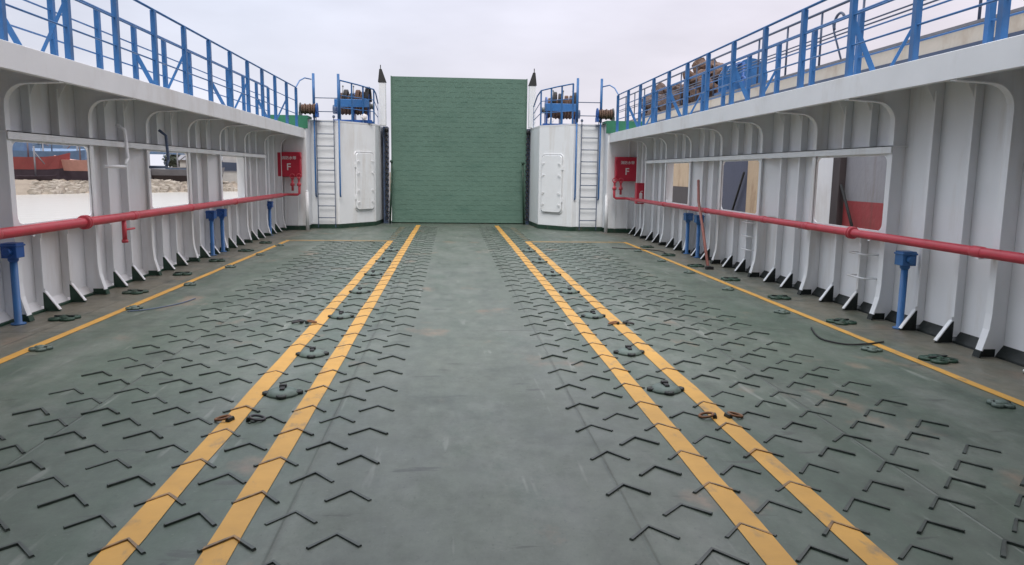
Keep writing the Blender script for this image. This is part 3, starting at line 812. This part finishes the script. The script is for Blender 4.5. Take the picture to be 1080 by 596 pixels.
    # small rope drum by the ladder
    rd = thing('rope_drum', (s * 4.05, yb + .45, TZ + .06), 'small drum of brown rope by the ladder head on the %s tower' % side, 'rope drum', 'rope drums by the ladder heads')
    cx, cy, cz = s * 4.02, yb + .45, TZ + .27
    q = MB()
    for i in range(6): q.torus((cx - .16 + i * .064, cy, cz), (1, 0, 0), .10 + .02 * (i % 2), .030, seg=14)
    q.tube([(cx - .18, cy, cz), (cx + .18, cy, cz)], .09, 14); q.build('rope_coil', ROPE, rd)
    for x in (-.22, .22):
        q = MB(); q.tube([(cx + x - .012, cy, cz), (cx + x + .012, cy, cz)], .17, 18); q.box(cx + x - .03, cx + x + .03, cy - .12, cy + .12, TZ + .062, cz - .08); q.build('cheek', STEEL if x * s > 0 else DEEPBLUE, rd)

    # hanging chain: links alternate
    ch = MB(); z = 2.80; i = 0; cxh = s * 2.195; cyh = 23.98 if False else 23.56
    while z > .12:
        ch.torus((cxh - s * .035 + .006 * math.sin(i * 1.3), cyh, z), (1, 0, 0) if i % 2 else (0, 1, 0), .052, .015, seg=10, rs=5); z -= .082; i += 1
    ch.lathe((cxh - s * .035, cyh, 2.78), [(.03, 0), (.06, .03), (.06, .09), (.03, .12)], 10)
    tag(ch.build('hanging_chain', CHAINM), 'dark lifting chain hanging beside the ramp on the %s tower' % side, 'chain', 'chains beside the ramp')

    # leaning green locking bar at the edge of the ramp
    q = MB(); q.tube([(s * 2.06, 23.44, .005), (s * 2.00, 23.52, 1.92)], .03, 8); q.tube([(s * 1.97, 23.5, 1.88), (s * 2.05, 23.5, 1.90)], .04, 8)
    tag(q.build('locking_bar', DARKGREEN), 'dark green locking bar at the ramp edge by the %s tower' % side, 'locking bar', 'locking bars at the ramp edges')

# ------------------------------------------------------------------ the raised bow ramp
t = thing('bow_ramp', (0.05, 23.7, 0), 'tall raised green bow ramp with rows of horizontal tread bars', 'ramp', None, 'thing')
p = MB(); p.box(-2.0, 2.10, 23.74, 23.95, .03, 4.44)
for r in range(29):
    z = .14 + r * .149
    x = -1.95 + (.17 if r % 2 else 0) + random.uniform(-.02, .02)
    while x < 1.95:
        ln = random.uniform(.20, .27)
        p.box(x, min(x + ln, 2.08), 23.7355, 23.745, z - .005 + random.uniform(-.008, .004), z + .006)
        x += .34
p.build('ramp_plate', RAMPGREEN, t)
for x0_, x1_ in ((-2.03, -2.0), (2.10, 2.13)):
    q = MB(); q.box(x0_, x1_, 23.70, 23.95, .03, 4.45); q.build('edge_rib', RAMPGREEN, t)
q = MB(); q.tube([(-2.05, 23.80, .03), (2.15, 23.80, .03)], .045, 10); q.build('hinge_pin', DARKGREEN, t)

# ------------------------------------------------------------------ deck fittings
def socket_proto(label):
    t = thing('lashing_socket', (0, 0, 0), label, 'lashing socket', 'lashing sockets between the double yellow lines')
    b = MB(); prof = [(.0, .0)]
    b.lathe((0, 0, 0), [(.118, .002), (.114, .016), (.085, .036), (.05, .042)], 18); b.build('socket_dome', SOCKET, t)
    r_ = MB()
    for a in range(4):
        x, y = .108 * math.cos(R(90 * a)), .108 * math.sin(R(90 * a))
        r_.lathe((x * .98, y * .98, 0), [(.038, .002), (.036, .022), (.026, .026), (.022, .022)], 10)
    r_.lathe((0, 0, 0), [(.112, .0005), (.110, .006)], 18)
    r_.build('clover_cup', BLACKGREEN, t)
    s_ = MB(); s_.box(-.016, .016, -.05, .05, .0405, .054); s_.box(-.025, .025, .02, .058, .042, .062); s_.build('slot_bar', RUBBER, t)
    return t


sock = None
for s in (-1, 1):
    for i, y in enumerate(SOCK_Y[::-1]):
        lab = 'domed lashing socket between yellow lines toward %s, %s from the ramp' % ('the shore' if s < 0 else 'the moored ship', ORD[i])
        if sock is None: sock = socket_proto(lab); o = sock
        else: o = copy_tree(sock); o['label'] = lab
        o.location = (s * 1.405, y, 0); o.rotation_euler = (0, 0, random.uniform(-.12, .12) + (.785 if random.random() < .0 else 0))


def ring_proto(label):
    t = thing('lashing_ring', (0, 0, 0), label, 'lashing ring', 'lashing rings welded along the yellow lines')
    a = MB(); a.torus((0, .02, .014), (0, .2, 1), .046, .009, seg=16, rs=6); a.build('ring', RUSTRING, t)
    a = MB(); a.box(-.03, .03, -.048, -.022, .001, .016); a.tube([(-.028, -.036, .016), (.028, -.036, .016)], .011, 8); a.build('ring_clip', BLACKGREEN, t)
    return t


ring = None
n_ = {-1: 0, 1: 0}
for s, x, y, rot, look in ((-1, 1.80, 7.97, 1.4, 'pair inboard of the'), (-1, 1.68, 7.97, -1.2, 'x'), (1, 1.56, 7.87, 1.3, ''), (1, 1.70, 7.87, -1.3, ''), (-1, 1.64, 4.8, 1.2, ''), (-1, 1.46, 4.8, -1.4, ''), (1, 1.52, 4.74, 1.3, ''), (1, 1.68, 4.74, -1.3, '')):
    onl = 'on' if abs(x - 1.6) < .09 else 'just off'
    far = 'farther' if y > 6 else 'close'
    RM = RUSTRING if onl == 'on' else CHAINM
    lab = '%s lashing ring %s yellow line toward %s, %s pair, %s' % ('rusty orange' if onl == 'on' else 'dark steel', onl, 'the shore' if s < 0 else 'the moored ship', 'far' if y > 6 else 'near', 'wall-side ring' if abs(x) > 1.62 and not (s > 0 and abs(x - 1.56) < .01) else 'lane-side ring')
    if ring is None: ring = ring_proto(lab); o = ring
    else: o = copy_tree(ring); o['label'] = lab
    o.location = (s * x, y, .003); o.rotation_euler = (0, 0, rot)
    for c in o.children:
        if c.name.startswith('ring') and 'clip' not in c.name:
            if c.data.users > 1: c.data = c.data.copy()
            c.data.materials[0] = RM


def pot_proto(label, small):
    t = thing('deck_pot', (0, 0, 0), label, 'lashing pot', 'flat green lashing pots along the edge lines')
    a = MB()
    for k_ in range(4):
        an = R(45 + 90 * k_); r0 = .085 if not small else .05
        a.lathe((r0 * math.cos(an), r0 * math.sin(an), 0), [(.075 if not small else .045, .002), (.07 if not small else .04, .026), (.045 if not small else .022, .030), (.04 if not small else .02, .020)], 12)
    a.lathe((0, 0, 0), [(.05, .003), (.05, .034), (.02, .042)], 10)
    a.build('clover_plate', DARKGREEN if not small else SOCKET, t)
    b = MB(); b.box(-.10, .10, -.012, .012, .030, .042) if not small else b.box(-.05, .06, -.01, .01, .026, .036)
    b.build('cross_bar', BLACKGREEN, t)
    return t


big = small = None
for s in (-1, 1):
    yo = [16.9, 15.2, 13.5, 11.75, 9.98, 8.22, 6.3] if s < 0 else [16.4, 14.75, 13.0, 11.3, 9.58, 7.92, 6.22]
    for i, y in enumerate(yo):
        lab = 'green lashing pot between edge line and %s, %s from ramp' % (WALLNAME[s].replace('the wall', 'wall'), ORD[i])
        if big is None: big = pot_proto(lab, False); o = big
        else: o = copy_tree(big); o['label'] = lab
        o.location = (s * (4.25 if s < 0 else 4.14) + random.uniform(-.03, .03), y, 0); o.rotation_euler = (0, 0, random.uniform(-.4, .4))
    yi = [16.3, 14.5, 12.64, 10.67, 8.82, 6.81] if s < 0 else [15.5, 13.74, 12.1, 10.3, 8.52, 6.61, 4.92]
    for i, y in enumerate(yi):
        lab = 'small dark pot inside edge line by %s, %s from ramp' % (WALLNAME[s].replace('the wall', 'wall'), ORD[i])
        if small is None: small = pot_proto(lab, True); o = small
        else: o = copy_tree(small); o['label'] = lab
        o.location = (s * (3.80 if s < 0 else 3.72) + random.uniform(-.02, .02), y, 0); o.rotation_euler = (0, 0, random.uniform(-.6, .6))

# a pole leaning on the fire main, and cables lying on the deck
q = MB(); q.tube([(4.22, 12.62, .02), (4.34, 13.4, .72), (4.42, 13.9, 1.12), (4.53, 14.3, 1.50)], .026, 8)
tag(q.build('leaning_pole', PINKBROWN), 'faded red-brown pole leaning over the fire main by the tan opening', 'pole')
q = MB(); q.lathe((4.22, 12.60, 0), [(.05, .002), (.05, .05), (.03, .06)], 10); q.box(4.16, 4.29, 12.54, 12.60, .002, .05)
tag(q.build('pole_foot_block', RUBBER), 'black rubber block on the deck at the foot of the leaning pole', 'block')
def lay(pts, n=40):
    """smooth curve through deck points"""
    o = []
    for i in range(len(pts) - 1):
        p0, p1, p2, p3 = (pts[max(i - 1, 0)], pts[i], pts[i + 1], pts[min(i + 2, len(pts) - 1)])
        for j in range(8):
            t_ = j / 8
            o.append(tuple(.5 * ((2 * b) + (-a + c) * t_ + (2 * a - 5 * b + 4 * c - d) * t_ ** 2 + (-a + 3 * b - 3 * c + d) * t_ ** 3) for a, b, c, d in zip(p0, p1, p2, p3)))
    o.append(pts[-1])
    return o


q = MB(); q.tube([(x, y, .012) for x, y in lay([(3.62, 7.6), (3.50, 7.25), (3.47, 7.0), (3.60, 6.82), (3.82, 6.84), (4.02, 6.92)])], .009, 6)
tag(q.build('loose_cable', RUBBER), 'thin dark cable curved on the deck across the moored-ship edge line', 'cable')
q = MB(); q.tube([(x, y, .010) for x, y in lay([(-3.35, 9.5), (-3.42, 9.1), (-3.62, 8.75), (-3.80, 8.62)])], .006, 6)
tag(q.build('loose_cable', SLATE), 'thin grey wire on the deck inside the shore edge line', 'cable')
q = MB(); q.tube([(x, y, .012) for x, y in lay([(3.3, 16.2), (3.6, 16.0), (3.9, 15.9), (4.2, 15.5), (4.15, 15.0)])], .009, 6)
tag(q.build('loose_cable', RUBBER), 'dark rope end on the deck in the moored-ship corner below the extinguisher box', 'cable')

# ------------------------------------------------------------------ the moored ship alongside
X = 8.0
t = thing('moored_ship', (X, 14, -1.1), 'moored ship with grey and red hull and cream bulwark behind the wall openings', 'ship')
hp_ = MB(); hp_.box(X, X + .25, 1, 17.6, 1.12, 3.62); hp_.build('hull_plating', HULLGREY, t)
hp_ = MB(); hp_.box(X - .004, X + .25, 1, 17.6, -1.6, 1.118); hp_.build('boot_topping', HULLRED, t)
hp_ = MB(); hp_.box(X - .06, X + .25, 17.6, 20.45, -.2, 3.62); hp_.build('tan_panel', TAN, t)
hp_ = MB(); hp_.box(X - .02, X + .25, 20.45, 24.2, -1.6, 3.62); hp_.build('navy_panel', HULLBLUE, t)
hp_ = MB(); hp_.box(X, X + .25, 24.2, 39, 1.19, 3.62); hp_.build('tan_topside', TAN, t)
hp_ = MB(); hp_.box(X - .01, X + .25, 24.2, 39, -1.6, 1.188); hp_.build('dark_lower_hull', HULLDARK, t)
hp_ = MB(); hp_.box(X - .12, X + .25, 1, 39, 3.622, 3.70); hp_.build('rubbing_strake', SLATE, t)
hp_ = MB(); hp_.box(X - .02, X + .20, 1, 39, 3.702, 4.0); hp_.build('cream_bulwark', CREAM, t)
hp_ = MB(); hp_.box(X - .05, X + .24, 1, 39, 4.002, 4.05); hp_.build('bulwark_cap', GREY, t)
hp_ = MB(); hp_.box(X + .25, X + 6, 1, 39, 3.3, 3.5); hp_.build('ship_deck', GREY, t)
hp_ = MB(); hp_.box(X - .10, X - .006, 15.62, 16.9, -.3, 3.4); hp_.build('pale_panel', WHITE2, t)
hp_ = MB(); hp_.box(X - .14, X - .006, 15.30, 15.60, -.3, 3.4); hp_.build('timber_fender', HULLDARK, t)
for pa, pb in (((X - .10, 15.28, 1.45), (X - .08, 14.55, .3)), ((X - .10, 20.6, 1.7), (X - .10, 21.6, .2))):
    hp_ = MB(); hp_.tube([pa, pb], .03, 8); hp_.build('mooring_rope', RUBBER, t)
y = 3.0; i = 0
while y < 38:
    q = MB(); q.tube([(X + .08, y, 4.05), (X + .08, y, 5.25)], .025, 6); q.build('rail_post', SLATE, t); y += 1.75
for z, r_ in ((5.25, .03), (4.70, .016), (4.62, .016)):
    q = MB(); q.tube([(X + .08, 3, z), (X + .08, 37.9, z)], r_, 6); q.build('rail', SLATE, t)
q = MB(); q.tube([(X + .08, 16.0, 4.05), (X + .08, 16.4, 4.7), (X + .08, 16.5, 4.95)], .022, 6); q.torus((X + .08, 16.2, 4.85), (1, 0, 0), .22, .03, -1.2, 1.9, 12, 6); q.build('rail_bracket', SLATE, t)
q = MB(); q.tube([(X + .08, 10.6, 4.05), (X + .08, 11.0, 5.6)], .04, 6); q.tube([(X + .08, 11.0, 5.6), (X + .2, 11.0, 6.2)], .07, 8); q.build('stanchion', TAN, t)

# net heaps, winch and drum on the ship's deck: lumpy masses
def lumps(mb, cx, cy, cz, rx, ry, rz, n, r, seed):
    rnd = random.Random(seed)
    for i in range(n):
        a = rnd.uniform(0, 2 * math.pi); rr = rnd.random() ** .5; zz = rnd.random()
        k_ = math.sqrt(max(0, 1 - zz * zz * .85))
        x, y, z = cx + rx * rr * math.cos(a) * k_, cy + ry * rr * math.sin(a) * k_, cz + rz * zz
        bm = bmesh.new(); bmesh.ops.create_icosphere(bm, subdivisions=2, radius=1)
        q_ = Matrix.Rotation(rnd.uniform(0, 3), 3, Vector((rnd.random(), rnd.random(), rnd.random() + .1)).normalized())
        sc = Vector((rnd.uniform(.7, 1.5), rnd.uniform(.7, 1.5), rnd.uniform(.45, .9))) * r
        vs = []
        for v in bm.verts:
            p_ = v.co * (1 + rnd.uniform(-.16, .16)); vs.append((q_ @ Vector((p_.x * sc.x, p_.y * sc.y, p_.z * sc.z))) + Vector((x, y, z)))
        mb.add(vs, [[v.index for v in f.verts] for f in bm.faces]); bm.free()
    return mb


q = lumps(MB(), X + 1.5, 34.0, 3.5, 1.2, 3.4, 1.75, 70, .36, 3)
tag(q.build('net_heap', NET), 'long heap of brown fishing net behind the cream bulwark, toward the tower', 'net heap', 'net heaps on the moored ship')
q = lumps(MB(), X + 1.4, 28.4, 3.5, 1.0, 1.5, 2.1, 50, .34, 5)
tag(q.build('net_heap', ROPE), 'tall heap of reddish brown net beside the blue winch of the moored ship', 'net heap', 'net heaps on the moored ship')
dw = thing('deck_winch', (X + 1.3, 24.70, 3.5), 'blue deck winch with rope drum on the moored ship', 'winch')
for y in (24.10, 24.80, 25.50):
    q = MB(); q.prism(arc(0, 1.25, .55, R(-10), R(190), 14) + [(-.45, .002), (.45, .002)], lambda u, v, d: (X + 1.3 + u, d, 3.5 + v), y - .04, y + .04); q.build('drum_cheek', BLUE, dw)
q = MB(); q.tube([(X + 1.3, 24.14, 4.75), (X + 1.3, 25.46, 4.75)], .36, 16); q.build('rope_coil', NET, dw)
q = MB(); q.box(X + .7, X + .8, 23.80, 25.80, 3.9, 4.35); q.box(X + .6, X + 2, 23.80, 25.80, 3.502, 3.62); q.build('winch_frame', BLUE, dw)
q = MB(); q.tube([(X + .9, 23.70, 3.6), (X + .9, 23.70, 5.1), (X + .9, 24.30, 5.1)], .05, 8); q.torus((X + .8, 23.30, 4.35), (1, 0, .2), .28, .03, seg=16); q.build('control_wheel', DEEPBLUE, dw)

# ------------------------------------------------------------------ the shore beyond the water
MUDP = [(-75, 70), (-48, 71), (-40.3, 74.3), (-38.7, 77.9), (-37.2, 81.8), (-32.6, 85.5), (-30.1, 88.5), (-27.8, 93.7), (-25.7, 94.6), (-12, 99), (20, 112), (140, 130)]
mb = MB(); rows = [(0, -1.35), (1.5, -1.05), (4, -.75), (7, -.35), (11, .05), (18, .25), (60, .4), (600, .6)]
rnd = random.Random(4)
pts = []
for i in range(len(MUDP) - 1):
    for j in range(8):
        f = j / 8; pts.append((MUDP[i][0] * (1 - f) + MUDP[i + 1][0] * f, MUDP[i][1] * (1 - f) + MUDP[i + 1][1] * f))
pts = [(-600, 75)] + pts + [(600, 160)]
for (d, z) in rows:
    for (x, y) in pts:
        mb.v.append(Vector((x - d * .45 * (1 if x < 60 else 0), y + d * .9, z + (rnd.uniform(-.12, .12) if 0 < d < 40 else 0)))); 
n = len(pts)
for i in range(len(rows) - 1):
    for j in range(n - 1):
        mb.f.append([i * n + j, i * n + j + 1, (i + 1) * n + j + 1, (i + 1) * n + j]); mb.sm.append(True)
tag(mb.build('mud_bank', MUD), kind='structure')
rb = MB(); rnd = random.Random(9)
for i in range(520):
    j = rnd.uniform(.22, .75); k_ = int(j * (len(pts) - 2)); x, y = pts[k_]; x2, y2 = pts[k_ + 1]; f = rnd.random(); x, y = x + (x2 - x) * f, y + (y2 - y) * f
    d = rnd.uniform(.5, 10); z = -1.1 + d * .105
    sz = rnd.uniform(.18, .55); vs = []
    for a, b_, c_ in ((-1, -1, 0), (1, -1, 0), (1, 1, 0), (-1, 1, 0), (-.6, -.6, 1), (.6, -.7, .9), (.7, .6, 1), (-.7, .5, .8)):
        vs.append((x - d * .45 + a * sz * rnd.uniform(.7, 1.2), y + d * .9 + b_ * sz * rnd.uniform(.7, 1.2), z - .15 + c_ * sz * rnd.uniform(.6, 1.1)))
    rb.add(vs, [(3, 2, 1, 0), (4, 5, 6, 7), (0, 1, 5, 4), (1, 2, 6, 5), (2, 3, 7, 6), (3, 0, 4, 7)])
tag(rb.build('bank_rubble', STONE), 'tan and grey rubble strewn along the muddy bank', kind='stuff')


def beached_ship(name, cx, cy, rot, ln, bw, hgt, keel, mat_top, mat_low, label, house=True, hmat=WHITE):
    """hull lofted from stations: raked flared bow at +u, dark bottom below the band"""
    t = thing(name, (cx, cy, keel), label, 'ship', 'beached ships on the far bank')
    cs, sn = math.cos(rot), math.sin(rot)
    def W(u, v, z): return (cx + u * cs - v * sn, cy + u * sn + v * cs, keel + z)
    st = [(-.5, .80, .10), (-.42, .95, .04), (-.2, 1, 0), (.1, 1, 0), (.3, .82, .03), (.42, .50, .12), (.5, .06, .30)]
    def hull(z0, z1, mat, nm):
        m_ = MB(); ns = len(st)
        for u, b_, sh in st:
            for v in (-1, 1):
                for z in (z0, z1):
                    f = .55 + .45 * z / hgt
                    m_.v.append(Vector(W(u * ln + (z / hgt) * sh * 1.5, v * b_ * bw / 2 * f, z * (1 + sh * .7))))
        for i in range(ns - 1):
            a = 4 * i
            m_.f += [[a, a + 4, a + 5, a + 1], [a + 2, a + 3, a + 7, a + 6], [a + 1, a + 5, a + 7, a + 3], [a, a + 2, a + 6, a + 4]]; m_.sm += [False] * 4
        m_.f += [[0, 1, 3, 2], [4 * ns - 4, 4 * ns - 2, 4 * ns - 1, 4 * ns - 3]]; m_.sm += [False, False]
        return m_.build(nm, mat, t)
    hull(0, hgt * .5, mat_low, 'lower_hull'); hull(hgt * .5 + .01, hgt, mat_top, 'upper_hull')
    if house:
        h = MB()
        a = [W(u, v, z) for z in (hgt, hgt + 2.0) for u, v in ((-.42 * ln, -.3 * bw), (-.18 * ln, -.3 * bw), (-.18 * ln, .3 * bw), (-.42 * ln, .3 * bw))]
        h.add(a, [(0, 1, 2, 3), (7, 6, 5, 4), (0, 4, 5, 1), (1, 5, 6, 2), (2, 6, 7, 3), (3, 7, 4, 0)]); ho_ = h.build('deckhouse', hmat, t)
        for i in range(4):
            u = -.39 * ln + i * .06 * ln; g_ = MB(); y_ = -.305 * bw
            g_.add([W(u, y_, hgt + 1.1), W(u + .035 * ln, y_, hgt + 1.1), W(u + .035 * ln, y_, hgt + 1.7), W(u, y_, hgt + 1.7), W(u, y_ + .05, hgt + 1.1), W(u + .035 * ln, y_ + .05, hgt + 1.1), W(u + .035 * ln, y_ + .05, hgt + 1.7), W(u, y_ + .05, hgt + 1.7)],
                   [(0, 1, 2, 3), (7, 6, 5, 4), (0, 4, 5, 1), (1, 5, 6, 2), (2, 6, 7, 3), (3, 7, 4, 0)]); g_.build('window', GLASSD, ho_)
    ms = MB(); ms.tube([W(.05 * ln, 0, hgt), W(.05 * ln, 0, hgt + 3.2)], .09, 6); ms.tube([W(.05 * ln, 0, hgt + 2.6), W(.30 * ln, 0, hgt + 1.3)], .06, 6); ms.build('mast', GREY, t)
    return t


beached_ship('beached_ship', -48.2, 90.5, .12, 8.6, 3.4, 2.75, -.15, SHIPRED, SHIPDARK, 'faded red beached ship with dark bottom beside the pinkish one', True, HAZEBLUE)
beached_ship('beached_ship', -42.2, 91.2, 2.85, 6.6, 3.2, 2.45, -.1, PINKHULL, SHIPDARK, 'pale pinkish beached ship with dark bottom, propped on the bank', True, HAZEBLUE)
beached_ship('beached_ship', -45.6, 87.2, .5, 3.6, 1.8, .8, -.25, SHIPDARK, HULLDARK, 'low dark boat on the mud in front of the red ship', False)
beached_ship('beached_ship', -33.6, 98.5, .1, 9.0, 3.0, 1.55, -.1, GREY, HULLDARK, 'dark grey barge lying on the rubble bank before the blue gantry', False)
beached_ship('beached_ship', -52.0, 103, .1, 12, 4, 3.4, .1, HAZEBLUE, SHIPDARK, 'blue hulled ship standing farther up behind the red one', True, HAZEBLUE)
beached_ship('beached_ship', -30.0, 118, .3, 10, 3.5, 2.4, .1, SLATE, HULLDARK, 'slate hulled ship far behind the rubble, seen in the last shore opening', True, CONC)


def gantry(cx, cy, wd, hg, label, mat=HAZEBLUE):
    t = thing('gantry_crane', (cx, cy, .2), label, 'gantry crane', 'blue gantries in the far shipyard')
    for sx in (-1, 1):
        q = MB(); q.tube([(cx + sx * wd / 2, cy - 1.2, .2), (cx + sx * wd / 2, cy, hg), (cx + sx * wd / 2, cy + 1.2, .2)], .22, 6); q.build('leg', mat, t)
    q = MB(); q.box(cx - wd / 2 - 1, cx + wd / 2 + 1, cy - .4, cy + .4, hg - .1, hg + .8); q.build('girder', mat, t)
    q = MB(); q.box(cx - .6, cx + .6, cy - .7, cy + .5, hg + .81, hg + 1.4); q.tube([(cx, cy - .6, hg + .8), (cx, cy - .6, hg - 1.6)], .05, 5); q.build('trolley', mat, t)
    return t


gantry(-57, 112, 12, 4.2, 'wide blue gantry crane above the red beached ship')
gantry(-40.5, 112, 7, 3.6, 'narrow blue gantry crane in the middle shore opening')


for i, (x, y, h_) in enumerate([(-55, 108, 4.6), (-51.5, 110, 5.0), (-45.5, 106, 4.2), (-37.5, 108, 4.4), (-35.8, 112, 5.4), (-31.5, 121, 5.6), (-28.2, 124, 6.2)]):
    t = thing('derrick_mast', (x, y, .2), 'slim grey derrick mast in the far shipyard, %s along the shore toward the ramp' % ORD[i], 'mast', 'derrick masts in the far shipyard')
    q = MB(); q.tube([(x, y, .1), (x, y, h_)], .12, 6, True, [.16, .09]); q.build('pole', GREY, t)
    q = MB(); q.tube([(x, y, h_ * .55), (x + 2.2 * (1 if i % 2 else -1), y - .3, h_ * .92)], .07, 6); q.build('boom', GREY, t)
    q = MB(); q.tube([(x, y, h_ - .05), (x + 2.2 * (1 if i % 2 else -1), y - .3, h_ * .92)], .025, 5); q.build('stay_wire', RUBBER, t)
for i, (x, y, w_, h_, mt_) in enumerate([(-44.6, 96.5, 2.2, 1.3, CONC), (-38.2, 97, 2.6, 1.1, GREY), (-35.6, 103, 3.0, 1.6, HAZEBLUE), (-29.5, 104, 2.4, 1.2, CONC), (-27.2, 108, 2.8, 1.5, GREY)]):
    t = thing('yard_crate', (x, y, 0), '%s crate block standing on the bank, %s along the shore toward the ramp' % ({'pale_concrete': 'pale', 'weathered_grey': 'grey'}.get(mt_.name, 'blue'), ORD[i]), 'crate', 'crate blocks on the far bank')
    q = MB(); q.box(x - w_ / 2, x + w_ / 2, y - .8, y + .8, -.3, h_); q.build('crate_body', mt_, t, bevel=.03)
    q = MB(); q.box(x - w_ / 2 - .05, x + w_ / 2 + .05, y - .85, y + .85, h_ + .002, h_ + .12); q.build('lid', GREY, t)


def shed(cx, cy, wx, wy, h, roofm, wallm, label):
    t = thing('yard_shed', (cx, cy, .2), label, 'shed', 'sheds of the far shipyard')
    q = MB(); q.box(cx - wx / 2, cx + wx / 2, cy - wy / 2, cy + wy / 2, -.2, h); q.build('wall', wallm, t)
    q = MB(); q.prism([(-wy / 2 - .4, h + .01), (wy / 2 + .4, h + .01), (0, h + wy * .22)], lambda u, v, d: (d, cy + u, v), cx - wx / 2 - .4, cx + wx / 2 + .4); q.build('roof', roofm, t)
    for i in range(int(wx // 3)):
        x = cx - wx / 2 + 1.2 + i * 3; q = MB(); q.box(x, x + 1.2, cy - wy / 2 - .06, cy - wy / 2 + .02, h * .4, h * .75); q.build('window', GLASSD, t)
    return t


shed(-66, 135, 18, 8, 3.6, HAZEBLUE, CONC, 'long pale shed with blue roof behind the red beached ship')
shed(-41, 140, 12, 7, 3.0, GREY, CONC, 'pale shed with grey roof in the middle shore opening')
shed(-30, 150, 9, 7, 3.2, SLATE, CONC, 'small pale shed far off in the last shore opening')


def tree(cx, cy, h, r, seed, label):
    rnd = random.Random(seed)
    t = thing('far_tree', (cx, cy, .3), label, 'tree', 'trees beyond the shipyard')
    q = MB(); q.tube([(cx, cy, .1), (cx + .1, cy, h * .5), (cx, cy, h * .8)], .2, 6, True, [.28, .2, .08])
    for i in range(4):
        a = rnd.uniform(0, 6.28); q.tube([(cx, cy, h * .45), (cx + r * .6 * math.cos(a), cy + r * .6 * math.sin(a), h * .72)], .07, 5)
    q.build('trunk', BARK, t)
    m_ = MB()
    for i in range(700):
        a, b_ = rnd.uniform(0, 6.28), rnd.uniform(-1, 1); k_ = rnd.random() ** .4
        rr = r * (1 + .3 * math.sin(3 * a + seed) * math.cos(2 * b_)) * k_
        c_ = Vector((cx + rr * math.cos(a) * math.sqrt(1 - b_ * b_), cy + rr * math.sin(a) * math.sqrt(1 - b_ * b_), h * .68 + rr * b_ * .75))
        u_ = Vector((rnd.uniform(-1, 1), rnd.uniform(-1, 1), rnd.uniform(-1, 1))) * .38; v_ = Vector((rnd.uniform(-1, 1), rnd.uniform(-1, 1), rnd.uniform(-1, 1))) * .38
        m_.add([c_ - u_, c_ + v_, c_ + u_, c_ - v_], [(0, 1, 2, 3)])
    m_.build('crown', LEAF, t, fix=False)


for i, (x, y, h, r) in enumerate([(-90, 165, 6.5, 3), (-78, 170, 5.5, 2.6), (-70, 160, 6, 2.8), (-60, 172, 5, 2.4), (-52, 165, 5.6, 2.6), (-45, 172, 6.2, 2.8), (-37, 168, 5, 2.3), (-33, 175, 6, 2.6), (-26, 170, 5.2, 2.5)]):
    tree(x, y, h, r, i + 11, 'bushy tree beyond the far shipyard, %s along the shore toward the ramp' % ORD[i])
